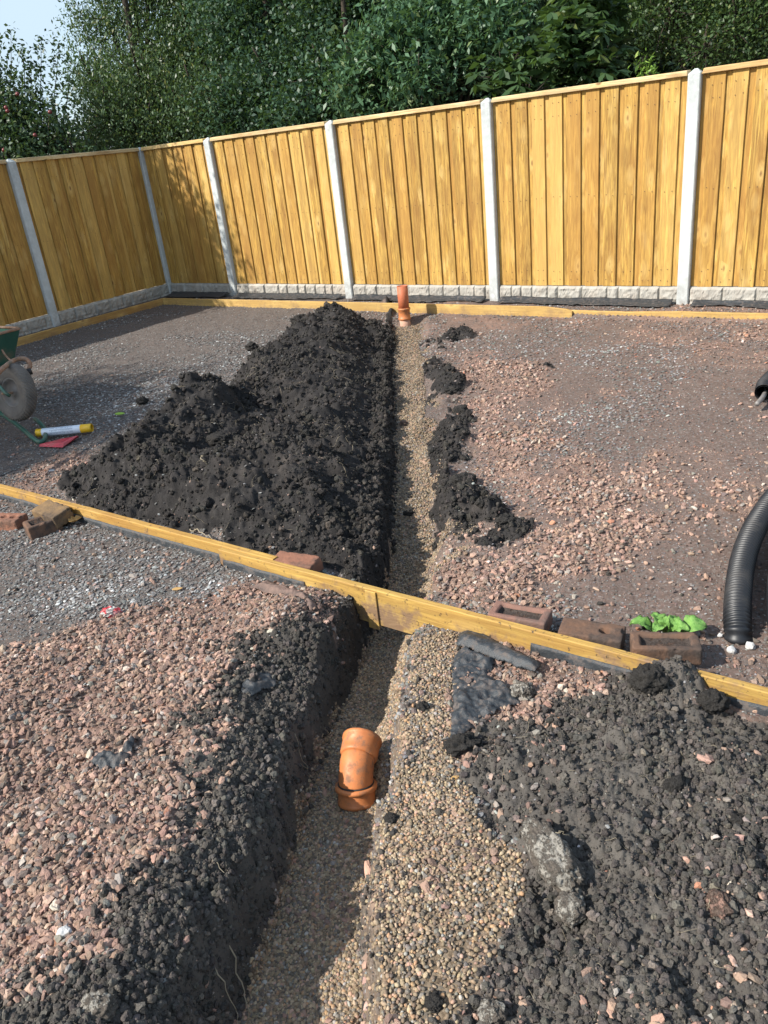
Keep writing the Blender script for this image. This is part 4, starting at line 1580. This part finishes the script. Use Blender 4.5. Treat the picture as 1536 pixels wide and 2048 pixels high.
def leaf(name, label, px, py, length, width, mat, rz, curl=.2, lift=.012, lobes=0, cat='leaf'):
    x, y, z = ground_at(px, py)
    n = 14
    V, Fc = [], []
    for i in range(n + 1):
        f = i / n
        w = width * math.sin(math.pi * min(1, f * .96 + .04)) ** .7 * .5
        if lobes:
            w *= .55 + .45 * abs(math.sin(f * math.pi * lobes))
        h = curl * length * (f - .5) ** 2
        V += [(f * length - length / 2, -w, h + w * curl * 1.2), (f * length - length / 2, 0, h), (f * length - length / 2, w, h + w * curl * 1.2)]
    for i in range(n):
        a = i * 3
        Fc += [(a, a + 1, a + 4, a + 3), (a + 1, a + 2, a + 5, a + 4)]
    o = mesh_obj(name, V, Fc, mat, None, True)
    o.location = (x, y, z + lift)
    o.rotation_euler = (.15, .1, rz)
    s_ = o.modifiers.new('t', 'SOLIDIFY')
    s_.thickness = .0006
    return tag(o, label, cat)


leaf('fallen_leaf', 'small lime green leaf on grey slate left of the black heap', 241, 833, .075, .045, M['lime'], .3, .5)
leaf('fallen_leaf', 'curled orange-brown lobed leaf beside the stacked bricks at left', 153, 1050, .085, .06, M['dryleaf'], 1.1, .7, .02, 3)
leaf('fallen_leaf', 'flat tan leaf on the dusty ground below the left plank', 356, 1183, .045, .022, M['dryleaf'], .3, .2)
leaf('fallen_leaf', 'tiny tan leaf on the pea gravel right of the orange bend', 910, 1560, .026, .013, M['dryleaf'], .4, .2, .008)


def weed():
    x, y, z = ground_at(1335, 1274)
    t = thing('leafy_weed', 'bright green leafy weed growing behind the big dark brick', 'plant', (x, y, z))
    rs = random.Random(5)
    specs = [(-.078, .01, .085, .075, 2.7, .25), (-.03, .025, .07, .06, 1.9, .45), (.02, .0, .06, .05, .9, .65), (.07, -.012, .088, .075, -.2, .22),
             (-.02, -.01, .06, .055, 3.6, .35), (.035, -.025, .055, .05, -.6, .4), (0, .03, .05, .04, 1.3, .9)]
    for k, (dx, dy, ln, wd, rz, el) in enumerate(specs):
        n, m = 12, 6
        V, Fc = [], []
        for i in range(n + 1):
            f = i / n
            w = wd * .5 * math.sin(math.pi * (f * .93 + .05)) ** .6
            for j in range(m + 1):
                g_ = j / m * 2 - 1
                zz = .028 * math.sin(f * 3.0) * 1 + abs(g_) * .010 + .016 * mnoise.noise(Vector((f * 4.5, g_ * 3, k)))
                V.append((f * ln, g_ * w * (1 + .10 * mnoise.noise(Vector((f * 14, g_, k * 2.)))), zz))
        for i in range(n):
            for j in range(m):
                a = i * (m + 1) + j
                Fc.append((a, a + m + 1, a + m + 2, a + 1))
        o = mesh_obj('leaf', V, Fc, M['weed'], t, True)
        o.location = (dx * .62, dy * .5, .018)
        o.rotation_euler = (rs.uniform(-.3, .3), -el, rz)
        s_ = o.modifiers.new('t', 'SOLIDIFY')
        s_.thickness = .0006
    tube('stem', [(0, 0, -.01), (0, 0, .04)], .005, M['weed'], t, 6)


weed()


def crumple(name, label, loc, size, mats, seed, cat, fold=.35, flat=.5, rz=0., sub=4):
    bm = bmesh.new()
    bmesh.ops.create_icosphere(bm, subdivisions=sub, radius=1)
    o_ = Vector((seed * 3.1, seed, 0))
    for v in bm.verts:
        d = v.co.copy()
        n = abs(mnoise.noise(d * 2.3 + o_)) * fold + abs(mnoise.noise(d * 5 + o_)) * fold * .6
        v.co = Vector((d.x * size[0], d.y * size[1], d.z * size[2])) * (1.15 - n * 1.6)
    me = bpy.data.meshes.new(name)
    bm.to_mesh(me)
    bm.free()
    for m_ in mats:
        me.materials.append(m_)
    for p in me.polygons:
        p.material_index = (0 if mnoise.noise(Vector(p.center) * 40 + o_) > -.12 else 1) if len(mats) > 1 else 0
    ob = bpy.data.objects.new(name, me)
    COL.objects.link(ob)
    ob.location = loc
    ob.rotation_euler = (.1, .25, rz)
    return tag(ob, label, cat)


x, y, z = ground_at(226, 1232)
crumple('crushed_can', 'crushed red and white drinks can at the top edge of the red stone', (x, y, z + .018), (.042, .024, .026), [M['redprint'], M['foil']], 3, 'can', .3, rz=.15)

# zinc bracket driven in by the left plank
x, y, z = ground_at(175, 1045)
zb = thing('metal_bracket', 'small galvanised metal peg standing against the left plank', 'bracket', (x, y + .015, z), -.65)
box('peg_blade', -.010, .010, -.002, .002, -.03, .050, M['zinc'], zb, .0008)
box('peg_hook', -.010, .010, -.002, .020, .0505, .054, M['zinc'], zb, .0008)


# -------------------------------------------------- torn membrane in the near yard
def cloth(name, label, poly, mat, seed, amp=.02, lift=.012, cat='membrane', res=.0045, roll=None, parent=None, smooth=True):
    P = np.array([ground_at(a, b)[:2] for a, b in poly])
    x0, y0 = P.min(0) - .01
    x1, y1 = P.max(0) + .01
    xs, ys = np.arange(x0, x1, res), np.arange(y0, y1, res)
    X, Y = np.meshgrid(xs, ys)
    wob = (fbm(X * 20, Y * 20, 3, seed) - .5) * .02
    d = sdpoly(X.ravel(), Y.ravel(), P).reshape(X.shape) + wob
    Z = height(X.ravel(), Y.ravel(), False).reshape(X.shape)
    fold = np.clip(np.abs(fbm(X * 9 + 2 * Y, Y * 14, 3, seed + 3) - .5) * 5, 0, 1)
    fold2 = np.clip(np.abs(fbm(X * 34 + Y * 9, Y * 24, 3, seed + 9) - .5) * 5, 0, 1)
    Z = Z + lift + amp * (1 - fold) + amp * .42 * (1 - fold2) - .016 * ss(.03, 0, d)
    if roll:
        A, B, h = roll
        A, B = np.array(ground_at(*A)[:2]), np.array(ground_at(*B)[:2])
        e = (B - A) / np.linalg.norm(B - A)
        q = np.abs((X - A[0]) * -e[1] + (Y - A[1]) * e[0])
        Z = Z + h * np.sqrt(np.clip(1 - (q / .045) ** 2, 0, 1))
    k = d > 0
    idx = -np.ones(X.shape, int)
    idx[k] = np.arange(k.sum())
    V = np.stack([X[k], Y[k], Z[k]], 1)
    c = V.mean(0)
    V = V - c
    q = np.stack([idx[:-1, :-1], idx[:-1, 1:], idx[1:, 1:], idx[1:, :-1]], -1).reshape(-1, 4)
    q = q[(q >= 0).all(1)]
    o = fast_mesh(name, V, q, mat, smooth)
    o.location = tuple(c)
    s_ = o.modifiers.new('t', 'SOLIDIFY')
    s_.thickness = .0016
    if label:
        tag(o, label, cat)
    return o


cloth('torn_membrane', 'crumpled torn black membrane on the pea gravel beside the near plank',
      [(918, 1296), (990, 1326), (985, 1365), (1010, 1372), (1046, 1408), (995, 1428), (935, 1470), (902, 1486), (905, 1400), (902, 1330)], M['membrane'], 3, .016, .016)
cloth('torn_membrane', 'smooth folded strip of black membrane with a pale scuffed edge, beside the plank',
      [(928, 1258), (985, 1272), (1010, 1300), (1084, 1338), (1072, 1358), (1000, 1334), (915, 1300)], M['membrane'], 8, .004, .022, roll=((915, 1285), (1080, 1348), .022))
cloth('torn_membrane', 'dark crumpled rag of membrane with a long tail on the red stone at left',
      [(205, 1495), (240, 1500), (262, 1480), (290, 1460), (268, 1492), (258, 1520), (232, 1562), (205, 1555), (180, 1530)], M['membrane'], 12, .022, .006)
cloth('torn_membrane', 'thin black membrane scrap at the left edge of the red stone',
      [(0, 1440), (45, 1420), (68, 1424), (52, 1440), (16, 1452)], M['membrane'], 15, .014, .006)
cloth('torn_membrane', 'dusty flake of membrane half buried left of the trench, below the plank',
      [(485, 1365), (520, 1342), (560, 1350), (552, 1372), (505, 1398), (480, 1390)], M['membrane'], 17, .012, .010)
cloth('torn_membrane', 'slim black strip of membrane lying on the red stone below the crushed can',
      [(180, 1328), (235, 1325), (242, 1332), (182, 1335)], M['membrane'], 19, .006, .005)
cloth('torn_membrane', 'dusty pink membrane flap curving over the red mound beside the plank',
      [(500, 1180), (540, 1166), (600, 1182), (640, 1222), (622, 1226), (580, 1196), (520, 1185)], M['dustcloth'], 21, .01, .02)

# -------------------------------------------------- larger stones and clods
def put(name, label, px, py, size, mat, cat, seed, rough=.3, freq=2., sink=.3, rz=0., tilt=(0, 0), flat=False, sub=4, group=None):
    x, y, z = ground_at(px, py)
    o = lump(name, mat, size, seed, sub, rough, freq, None, (x, y, z + size[2] * (1 - 2 * sink)), flat, rz, tilt)
    return tag(o, label, cat, group)


put('boulder', 'long grey-white rock half sunk in the black soil at lower right', 1105, 1735, (.045, .105, .050), M['greystone'], 'rock', 3, .28, 1.8, .18, .35, (.1, .1))
put('stone', 'round soil-coated stone just below the long grey rock', 1142, 1828, (.034, .036, .03), M['greystone'], 'stone', 5, .25, 2, .2)
put('stone', 'buff and pink stone in the black soil near the right edge', 1437, 1820, (.030, .034, .028), M['pinkstone'], 'stone', 8, .3, 2, .25)
put('stone', 'white three-cornered stone on the red gravel at lower left', 131, 1868, (.017, .014, .010), M['whitestone'], 'stone', 9, .35, 1.6, .2, 0, (.4, .2), True, 2)
put('stone', 'largest dusty pink stone at the soil edge, lower left', 313, 1680, (.024, .020, .016), M['pinkstone'], 'stone', 12, .3, 1.7, .3, .2)
put('stone', 'rounded pink pebble above the grey soil patch, lower left', 256, 1728, (.016, .015, .012), M['pinkstone'], 'stone', 14, .15, 1.7, .3)
put('stone', 'upright reddish sliver of stone near the bottom left of the trench bank', 232, 1938, (.008, .018, .010), M['pinkstone'], 'stone', 16, .12, 1.4, .2, .1)
put('stone', 'tan cube-like stone left of the reddish sliver', 206, 1932, (.013, .011, .010), M['pinkstone'], 'stone', 17, .25, 1.4, .2, .4)
put('stone', 'big lumpy grey stone at the very bottom left', 200, 2020, (.040, .034, .028), M['greystone'], 'stone', 19, .3, 2, .3)
put('stone', 'grey-brown stone beside the big lumpy one at the bottom left', 243, 1985, (.024, .024, .02), M['soilclod'], 'stone', 21, .3, 2, .3)
put('stone', 'rounded pinkish stone showing in the bottom edge soil right of the trench', 985, 2030, (.030, .026, .02), M['greystone'], 'stone', 22, .3, 2, .3)
put('stone', 'pale pink flat stone set in the edge of the pea gravel bank', 738, 1742, (.012, .045, .016), M['dusty'], 'stone', 25, .2, 1.5, .25, .1)
put('stone', 'grey-black slab of stone on the left side of the black heap', 262, 985, (.05, .085, .02), M['greystone'], 'stone', 27, .25, 1.5, .25, .5, (.5, -.3))
put('stone', 'chunky stone with roots under it in the middle of the heap', 436, 888, (.075, .05, .04), M['soilclod'], 'stone', 29, .25, 1.8, .25)
put('stone', 'pale stone chip at the toe of the heap beside the trench', 545, 1065, (.03, .024, .02), M['pinkstone'], 'stone', 30, .25, 1.8, .25)
put('stone', 'pale grey crushed stone against the cut end of the ribbed pipe', 1462, 1304, (.014, .018, .014), M['whitestone'], 'stone', 33, .3, 1.8, .2, 0, (0, 0), True, 2)
put('stone', 'white stone just right of the cut end of the ribbed pipe', 1500, 1296, (.016, .016, .014), M['whitestone'], 'stone', 34, .3, 1.8, .2, 0, (0, 0), True, 2)
put('stone', 'small white stone left of the cut end of the ribbed pipe', 1440, 1273, (.009, .008, .008), M['whitestone'], 'stone', 35, .3, 1.8, .2, 0, (0, 0), True, 2)
put('stone', 'white chip on the red patch left of the black heap', 104, 943, (.020, .014, .008), M['whitestone'], 'stone', 36, .3, 1.8, .2, 0, (0, 0), True, 2)
put('stone', 'tiny white chip in the middle of the black heap', 448, 963, (.011, .009, .010), M['whitestone'], 'stone', 37, .3, 1.8, .1, 0, (0, 0), True, 2)
put('stone', 'coral pink stone lying on the trench gravel halfway along', 808, 850, (.028, .03, .02), M['pinkstone'], 'stone', 38, .3, 1.8, .3)
put('soil_clod', 'lone black clod on the trench gravel above the plank', 817, 1031, (.028, .022, .020), M['soilclod'], 'clod', 41, .35, 2.2, .2)
put('soil_clod', 'black clod on the grey slate between the green leaf and the heap', 286, 808, (.045, .038, .032), M['soilclod'], 'clod', 43, .4, 2.2, .15)
put('soil_clod', 'large knobbly clod lying over the plank at right', 1300, 1372, (.055, .045, .045), M['soilclod'], 'clod', 45, .35, 2., .25)
put('soil_clod', 'rounded clod in front of the plank, right of the knobbly one', 1425, 1412, (.045, .035, .035), M['soilclod'], 'clod', 47, .3, 2.2, .25)
put('soil_clod', 'grey-brown clod beside the torn membrane', 1045, 1390, (.038, .032, .030), M['greystone'], 'clod', 49, .3, 2.2, .25)
put('soil_clod', 'wet black clod at the toe of the torn membrane', 925, 1500, (.052, .038, .032), M['soilclod'], 'clod', 51, .4, 2.2, .25)
put('soil_clod', 'black clod on the pea gravel right of the orange bend, low down', 783, 1640, (.019, .016, .012), M['soilclod'], 'clod', 53, .35, 2.2, .25)
put('soil_clod', 'ragged black clod between the bend and the torn membrane', 845, 1418, (.022, .02, .016), M['soilclod'], 'clod', 55, .4, 2.2, .25)
put('soil_clod', 'soft black clod on the gravel bank at the bottom edge', 868, 2008, (.020, .020, .014), M['soilclod'], 'clod', 57, .35, 2.2, .25)
put('soil_clod', 'angular dark clod casting a shadow, right of the membrane', 1350, 1575, (.032, .020, .018), M['soilclod'], 'clod', 59, .3, 1.8, .2, .4)
put('soil_clod', 'flattish clod near the right edge of the black soil', 1470, 1650, (.032, .024, .018), M['soilclod'], 'clod', 61, .3, 2.0, .2)
put('soil_clod', 'small brown clod left of the flattish one near the right edge', 1424, 1670, (.019, .017, .014), M['soilclod'], 'clod', 63, .3, 2.0, .2)
put('soil_clod', 'thick finger-shaped clod sticking out left of the heap', 215, 925, (.10, .04, .035), M['soilclod'], 'clod', 65, .3, 2.0, .2, .3)
put('soil_clod', 'topmost clod of the black row right of the trench', 898, 745, (.045, .055, .030), M['soilclod'], 'clod', 67, .4, 2.2, .2)
put('soil_clod', 'second clod down the black row right of the trench', 905, 785, (.055, .045, .028), M['soilclod'], 'clod', 69, .4, 2.2, .2)
put('soil_clod', 'clod with crumbled edges halfway down the row right of the trench', 922, 828, (.05, .055, .032), M['soilclod'], 'clod', 71, .4, 2.2, .2)
put('soil_clod', 'clod beside the trench right edge, above the largest black patch', 925, 872, (.042, .038, .026), M['soilclod'], 'clod', 73, .4, 2.2, .2)
put('soil_clod', 'biggest black clod right of the trench, above the lone clod', 925, 968, (.07, .065, .036), M['soilclod'], 'clod', 75, .4, 2.2, .25)
put('soil_clod', 'black clod on the red stone furthest from the trench', 1012, 1052, (.045, .034, .030), M['soilclod'], 'clod', 77, .4, 2.2, .2)
put('soil_clod', 'flat black clod near the far end of the trench, right side', 922, 666, (.08, .04, .022), M['soilclod'], 'clod', 79, .3, 2.2, .2)
put('soil_clod', 'jagged black clod on the ridge of the far heap', 505, 700, (.06, .05, .045), M['soilclod'], 'clod', 81, .45, 2.2, .2)
put('soil_clod', 'dark clod on the left shoulder of the far heap', 600, 645, (.09, .07, .05), M['soilclod'], 'clod', 83, .45, 2.2, .2)

# roots
def root(label, pts, r=.0012, name='root', group=None):
    ctr = []
    for px, py, dz in pts:
        x, y, z = ground_at(px, py, dz)
        ctr.append((x, y, z + dz))
    o0 = np.array(ctr[0])
    P = catmull([np.array(c_) - o0 for c_ in ctr], 6)
    n = len(P)
    rs = np.random.default_rng(int(pts[0][0]))
    P = [p + rs.normal(0, .0015 + r * 1.2, 3) for p in P]
    V, Fc = tube_vf(P, [r * (1 - .6 * i / n) for i in range(n)], 6)
    o = mesh_obj(name, V, Fc, M['root'], None, True)
    o.location = tuple(o0)
    return tag(o, label, 'root')


root('pale root looping over the top of the long grey rock', [(1108, 1668, .075), (1122, 1664, .085), (1140, 1672, .07)], .0011)
root('white zigzag root on the black soil near the right edge', [(1436, 1750, .014), (1455, 1756, .018), (1466, 1744, .02), (1484, 1752, .014)], .0010)
root('long thick root hanging down the left trench wall at the bottom', [(470, 1940, .02), (482, 1975, .03), (498, 2010, .03), (522, 2040, .02)], .0022)
root('short forked root at the bottom of the left trench wall', [(452, 2008, .03), (470, 2022, .03), (480, 2046, .02)], .0016)
root('thin root sticking from the dark bank at lower left', [(432, 1720, .02), (452, 1740, .02), (472, 1760, .015)], .0011)
root('pale root poking across the gravel from the left wall', [(497, 1860, .03), (520, 1878, .02), (545, 1888, .012)], .0013)
root('pale looped root on the gravel left of the orange bend', [(606, 1556, .03), (622, 1562, .025), (638, 1566, .02)], .0010)
root('fine root across the gravel left of the bend, above the looped one', [(608, 1562, .05), (620, 1552, .05), (626, 1556, .045)], .0009)
root('root dangling under the chunky stone in the heap', [(400, 895, .05), (404, 915, .04), (410, 925, .03), (416, 942, .02)], .003)
root('pale tangled root at the foot of the heap beside the plank', [(378, 1050, .03), (384, 1022, .05), (396, 1010, .06), (412, 1004, .05)], .0035)
root('short pale root under the plank at the trench', [(748, 1258, .02), (762, 1266, .03), (775, 1272, .02)], .0014)
root('whisker root beside the buff and pink stone', [(1420, 1800, .03), (1417, 1812, .03), (1416, 1822, .02)], .0010)


def root_stuff():
    V, Fc = [], []
    rs = np.random.default_rng(5)
    k = 0
    while k < 260:
        x, y = rs.uniform(-1.7, 1.1), rs.uniform(.8, 6.5)
        s, r, p = classes(np.array([x]), np.array([y]))
        ta, tb = trench(np.array([x]), np.array([y]))
        if s[0] < .6 or min(ta[0], tb[0]) > -.16 or (y > 3 and rs.random() < .55):
            continue
        k += 1
        a, ln = rs.uniform(0, 6.28), rs.uniform(.015, .05) * (1 + y * .25)
        q = []
        for i in range(6):
            a += rs.normal(0, .45)
            x += math.cos(a) * ln / 5
            y += math.sin(a) * ln / 5
            q.append((x, y))
        q = np.array(q)
        z = height(q[:, 0], q[:, 1]) + .003 + .007 * np.sin(np.linspace(.3, 2.9, 6))
        v, f = tube_vf(np.c_[q, z], [.00035 + .00010 * q[0, 1]] * 6, 3, True, len(V))
        V += v
        Fc += f
    tag(mesh_obj('root_fibres', V, Fc, M['root'], None, True), 'fine pale root fibres caught all over the black soil', kind='stuff')


root_stuff()


# ================================================================== TREES
def leaf_cloud(name, parent, blobs, n, size, mat, seed, aspect=.5, cluster=16, crad=.16, droop=.3, palm=False, shell=.55, stretch=1.0, sprays=()):
    rs = np.random.default_rng(seed)
    vol = np.array([b[3] ** 2.2 for b in blobs])
    nc = n // cluster
    bi = rs.choice(len(blobs), nc, p=vol / vol.sum())
    B = np.array([(b[0], b[1], b[2]) for b in blobs])[bi]
    Rr = np.array([b[3] for b in blobs])[bi]
    d = rs.normal(size=(nc, 3))
    d /= np.linalg.norm(d, axis=1)[:, None]
    rad = (shell + (1 - shell) * rs.random(nc)) * (1 + .22 * np.sin(d[:, 0] * 5 + d[:, 2] * 4 + seed) * np.cos(d[:, 1] * 4))
    cc = B + d * (Rr * rad)[:, None] * np.array([1, 1, stretch])
    if len(sprays):
        sp = []
        for a, b in sprays:
            a, b = np.array(a), np.array(b)
            for f in np.linspace(0, 1, 9):
                sp.append(a + (b - a) * f)
        cc = np.concatenate([cc, np.array(sp)])
    ci = np.repeat(np.arange(len(cc)), cluster)
    m = len(ci)
    small = np.where(ci >= nc, .45, 1.)
    P = cc[ci] + rs.normal(size=(m, 3)) * (crad * small)[:, None] * np.array([1, 1, .8])
    if palm:
        P = np.repeat(P, 6, axis=0)
        base = np.repeat(rs.random(m) * 6.283, 6)
        ang = base + np.tile(np.linspace(-1.9, 1.9, 6), m)
        m = len(P)
        ax = np.stack([np.cos(ang), np.sin(ang), -droop * (.6 + .5 * rs.random(m))], 1)
        tilt = np.repeat(rs.normal(0, .35, (m // 6, 3)), 6, axis=0)
        ax = ax + tilt
    else:
        ax = rs.normal(size=(m, 3))
        ax[:, 2] -= droop
    ax /= np.linalg.norm(ax, axis=1)[:, None]
    sd_ = np.cross(ax, rs.normal(size=(m, 3)) * .7 + np.array([0, 0, 1.2]))
    sd_ /= np.linalg.norm(sd_, axis=1)[:, None] + 1e-9
    nr = np.cross(sd_, ax)
    ln = size * (.65 + .7 * rs.random(m))
    w = ln * aspect * .5
    tip = P + ax * ln[:, None]
    mid = P + ax * (ln * .5)[:, None] + nr * (ln * .06)[:, None]
    V = np.stack([P, mid + sd_ * w[:, None], tip - nr * (ln * .08)[:, None], mid - sd_ * w[:, None]], 1).reshape(-1, 3)
    Fq = np.arange(len(V)).reshape(-1, 4)
    clv = rs.normal(0, .22, len(cc))[np.repeat(ci, 6) if palm else ci]
    lv = np.repeat(np.clip(.48 + .2 * rs.normal(size=m) + clv, 0, 1), 4).astype(np.float32)
    o = fast_mesh(name, V, Fq, mat, False, [('leaf', 'FLOAT', lv)], parent)
    return o


def tree(name, label, cat, blobs, n, size, mat, seed, base=None, tr=.09, **kw):
    B = np.array(blobs)
    c = B[:, :3].mean(0)
    bx, by = base if base else (c[0], c[1])
    t = thing(name, label, cat, (bx, by, 0))
    off_ = np.array([bx, by, 0])
    bl = [(b[0] - bx, b[1] - by, b[2], b[3]) for b in blobs]
    sp = [(np.array(a) - off_, np.array(b) - off_) for a, b in kw.pop('sprays', [])]
    topz = max(b[2] for b in bl)
    V, Fc = tube_vf(catmull([(0, 0, -.1), (.05, .03, topz * .3), (-.03, .05, topz * .6), (c[0] - bx, c[1] - by, topz)], 5),
                    [tr * (1 - .75 * i / 15) for i in range(16)], 8)
    rs = random.Random(seed)
    mesh_obj('trunk', V, Fc, M['bark'], t, True)
    for b in bl:
        z0 = min(topz * .35, b[2] * .6)
        mid = (b[0] * .5 + rs.uniform(-.1, .1), b[1] * .5, (z0 + b[2]) * .5 + .15)
        P = catmull([(0, 0, z0), mid, (b[0], b[1], b[2]), (b[0] + rs.uniform(-.5, .5) * b[3], b[1] - .4 * b[3], b[2] + .8 * b[3])], 5)
        tube('branch', P, [tr * .5 * (1 - .85 * i / len(P)) for i in range(len(P))], M['bark'], t, 6)
    twV, twF = [], []
    for b in bl:
        for k in range(14):
            d = np.array([rs.gauss(0, 1), rs.gauss(0, 1), rs.gauss(.2, 1)])
            d /= np.linalg.norm(d)
            s_ = np.array(b[:3])
            P = [s_ + d * b[3] * .15, s_ + d * b[3] * .6 + np.array([rs.uniform(-.05, .05)] * 3), s_ + d * b[3] * 1.02]
            v, f = tube_vf(P, [.012, .007, .003], 4, False, len(twV))
            twV += v
            twF += f
    for a, b in sp:
        v, f = tube_vf([a, (a + b) / 2 + .01, b], [.01, .007, .003], 4, False, len(twV))
        twV += v
        twF += f
    tag(mesh_obj('twigs', twV, twF, M['bark'], t, True), kind='stuff')
    leaf_cloud('crown', t, bl, n, size, mat, seed, sprays=sp, **kw)
    return t


D = lambda px, py, dist, r: (*deep(px, py, dist), r)
sprays = [(deep(20, 210, 12.6), deep(22, 60, 12.6)), (deep(50, 200, 12.6), deep(45, 95, 12.6)), (deep(80, 210, 12.6), deep(82, 75, 12.6)),
          (deep(105, 220, 12.6), deep(118, 88, 12.6)), (deep(0, 200, 12.6), deep(-10, 75, 12.6)), (deep(125, 260, 12.6), deep(140, 150, 12.6)),
          (deep(60, 240, 12.6), deep(62, 120, 12.6))]
ap = tree('apple_tree', 'small apple tree with red apples and upright shoots behind the left fence', 'tree',
          [D(40, 250, 12.6, .62), D(-60, 230, 12.8, .95), D(95, 290, 12.4, .50), D(10, 330, 12.3, .7), D(150, 330, 12.4, .45), D(-160, 240, 12.6, 1.0)],
          20000, .075, M['leaf_apple'], 5, tr=.08, aspect=.6, crad=.12, droop=0., sprays=sprays)
for k, (px, py) in enumerate(((35, 188), (15, 222), (12, 215), (100, 224), (70, 270), (8, 300))):
    p = np.array(deep(px, py, 11.75))
    o = lump('apple', M['apple'], (.030, .030, .028), k, 2, .05, 1.5, ap, tuple(p - np.array([ap.location.x, ap.location.y, 0])))
tree('willow_tree', 'tall loose small-leaved tree against the sky, right of the apple tree', 'tree',
     [D(215, 40, 14, .75), D(300, -60, 14, 1.2), D(290, 190, 13.6, 1.0), D(390, 60, 14, 1.1), D(220, 240, 13.4, .6), D(180, 150, 13.8, .4), D(400, 230, 13.2, .9), D(240, -140, 14, 1.0), D(230, 170, 14.2, .6), D(290, 270, 13.4, .6)],
     60000, .066, M['leaf_willow'], 9, tr=.13, aspect=.42, crad=.17, droop=.7, shell=.25,
     sprays=[(deep(190, 100, 13.8), deep(140, 20, 13.8)), (deep(180, 60, 13.8), deep(130, -30, 13.8)), (deep(170, 190, 13.8), deep(140, 110, 13.8))])
tree('dark_tree', 'dense dark green tree standing right of the tall loose one', 'tree',
     [D(500, 60, 12.8, 1.0), D(560, 190, 12.2, .8), D(470, 230, 12.6, .7), D(560, -70, 13, 1.2), D(640, 90, 12.2, .8)],
     46000, .070, M['leaf_dark'], 12, tr=.12, aspect=.6, crad=.15, droop=.3, shell=.35)
tree('ivy_tree', 'dark leafy tree behind the third fence post from the left', 'tree',
     [D(700, 20, 11.8, .9), D(660, 160, 11.2, .55), D(740, 190, 10.8, .5), D(790, -50, 12, 1.0), D(600, 240, 11.2, .5)],
     34000, .070, M['leaf_dark'], 15, tr=.11, aspect=.6, crad=.15, droop=.3, shell=.35)
tree('elder_bush', 'sunlit mid-green elder bush rising over the middle of the fence', 'bush',
     [D(780, 110, 9.9, .50), D(870, 50, 10.2, .62), D(840, 170, 9.6, .40), D(960, 90, 9.9, .50), D(720, 170, 10.0, .40), D(930, -30, 10.4, .6), D(1000, 30, 10, .4)],
     20000, .092, M['leaf_elder'], 18, tr=.06, aspect=.42, crad=.13, droop=.25, shell=.45)
tree('chestnut_sapling', 'horse chestnut sapling with big hand-shaped leaves right of the elder bush', 'bush',
     [D(1130, 110, 9.0, .40), D(1060, 195, 8.8, .25), D(1200, 130, 8.9, .25), D(1170, 40, 9.2, .4), D(1010, 150, 9.2, .3)],
     620, .15, M['leaf_chest'], 21, tr=.045, aspect=.42, cluster=8, crad=.16, droop=.35, palm=True, shell=.4)
tree('lime_shoot', 'single bright yellow-green shoot above the fence, left of the right-hand post', 'bush',
     [D(1290, 125, 8.35, .06), D(1300, 150, 8.35, .05)], 160, .06, M['leaf_lime'], 24, tr=.012, aspect=.42, cluster=10, crad=.045, droop=0)
tree('hawthorn_tree', 'shadowy small-leaved hawthorn above the right-hand fence panel', 'tree',
     [D(1340, 20, 9.6, .6), D(1470, 60, 9.2, .6), D(1290, -50, 10, .8), D(1410, 100, 9.0, .3), D(1560, 0, 9.2, .8), D(1440, -60, 9.5, .7), D(1600, 60, 8.9, .6)],
     30000, .045, M['leaf_haw'], 27, base=tuple(deep(1455, 0, 9.8)[:2]), tr=.10, aspect=.6, crad=.12, droop=.2, shell=.45)
for k, (px, py, ds, r, lb) in enumerate(((330, 100, 17.5, 2.0, 'shaded background tree behind the tall loose one'),
                                         (600, 60, 16, 2.1, 'shaded background tree behind the dense dark one'),
                                         (850, 20, 14.5, 2.0, 'shaded background tree behind the elder bush'),
                                         (1080, 0, 13.5, 1.9, 'shaded background tree behind the chestnut sapling'),
                                         (1320, -10, 13, 1.9, 'shaded background tree behind the left half of the hawthorn'),
                                         (1560, -20, 12.5, 1.9, 'shaded background tree beyond the right edge of the hawthorn'))):
    bl = [D(px, py, ds, r * .8), D(px - 90, py + 90, ds - .6, r * .6), D(px + 90, py + 70, ds - .6, r * .6), D(px + 20, py + 190, ds - .5, r * .55), D(px, py - 150, ds, r * .8)]
    if k == 0:
        bl = [D(420, 120, 17, 1.3), D(350, 210, 17, 1.0), D(460, 230, 16.6, 1.0), D(480, -20, 17, 1.5)]
    tree('woodland_tree', lb, 'tree', bl, 22000, .13, M['leaf_wood'], 40 + k, tr=.16, aspect=.7, crad=.3, droop=.2, shell=.3)
# trees beyond the side fence, out of the picture at left, that shade the barrow and the corner
tree('shade_tree', 'leafy unseen tree added beyond the left fence to shade the wheelbarrow', 'tree',  # unseen tree, added so its crown shades the barrow
     [(-10.2, 3.0, 6.1, 1.0), (-10.6, 3.9, 6.4, .9), (-10.3, 2.3, 5.6, .8), (-9.6, 3.2, 6.0, .7)], 7500, .10, M['leaf_willow'], 60, base=(-10.3, 3.1), tr=.15, aspect=.5, crad=.2, droop=.3, shell=.3)
tree('woodland_tree', 'low shaded tree filling the gap under the sky between the apple tree and its neighbour', 'tree',
     [D(170, 310, 15.5, .75), D(60, 360, 15.5, .8), D(-60, 330, 15.5, .9), D(250, 280, 15.5, .8), D(215, 190, 15.5, .5)], 14000, .09, M['leaf_wood'], 55, tr=.1, aspect=.6, crad=.22, droop=.2, shell=.3)
tree('shade_tree', 'small garden tree just outside the left fence near the corner', 'tree',
     [(-5.6, 9.9, 3.7, .7), (-5.1, 10.7, 3.9, .6), (-6.2, 9.2, 3.3, .6)], 7000, .07, M['leaf_apple'], 62, base=(-5.7, 9.9), tr=.07, aspect=.6, crad=.14, droop=.1, shell=.3)
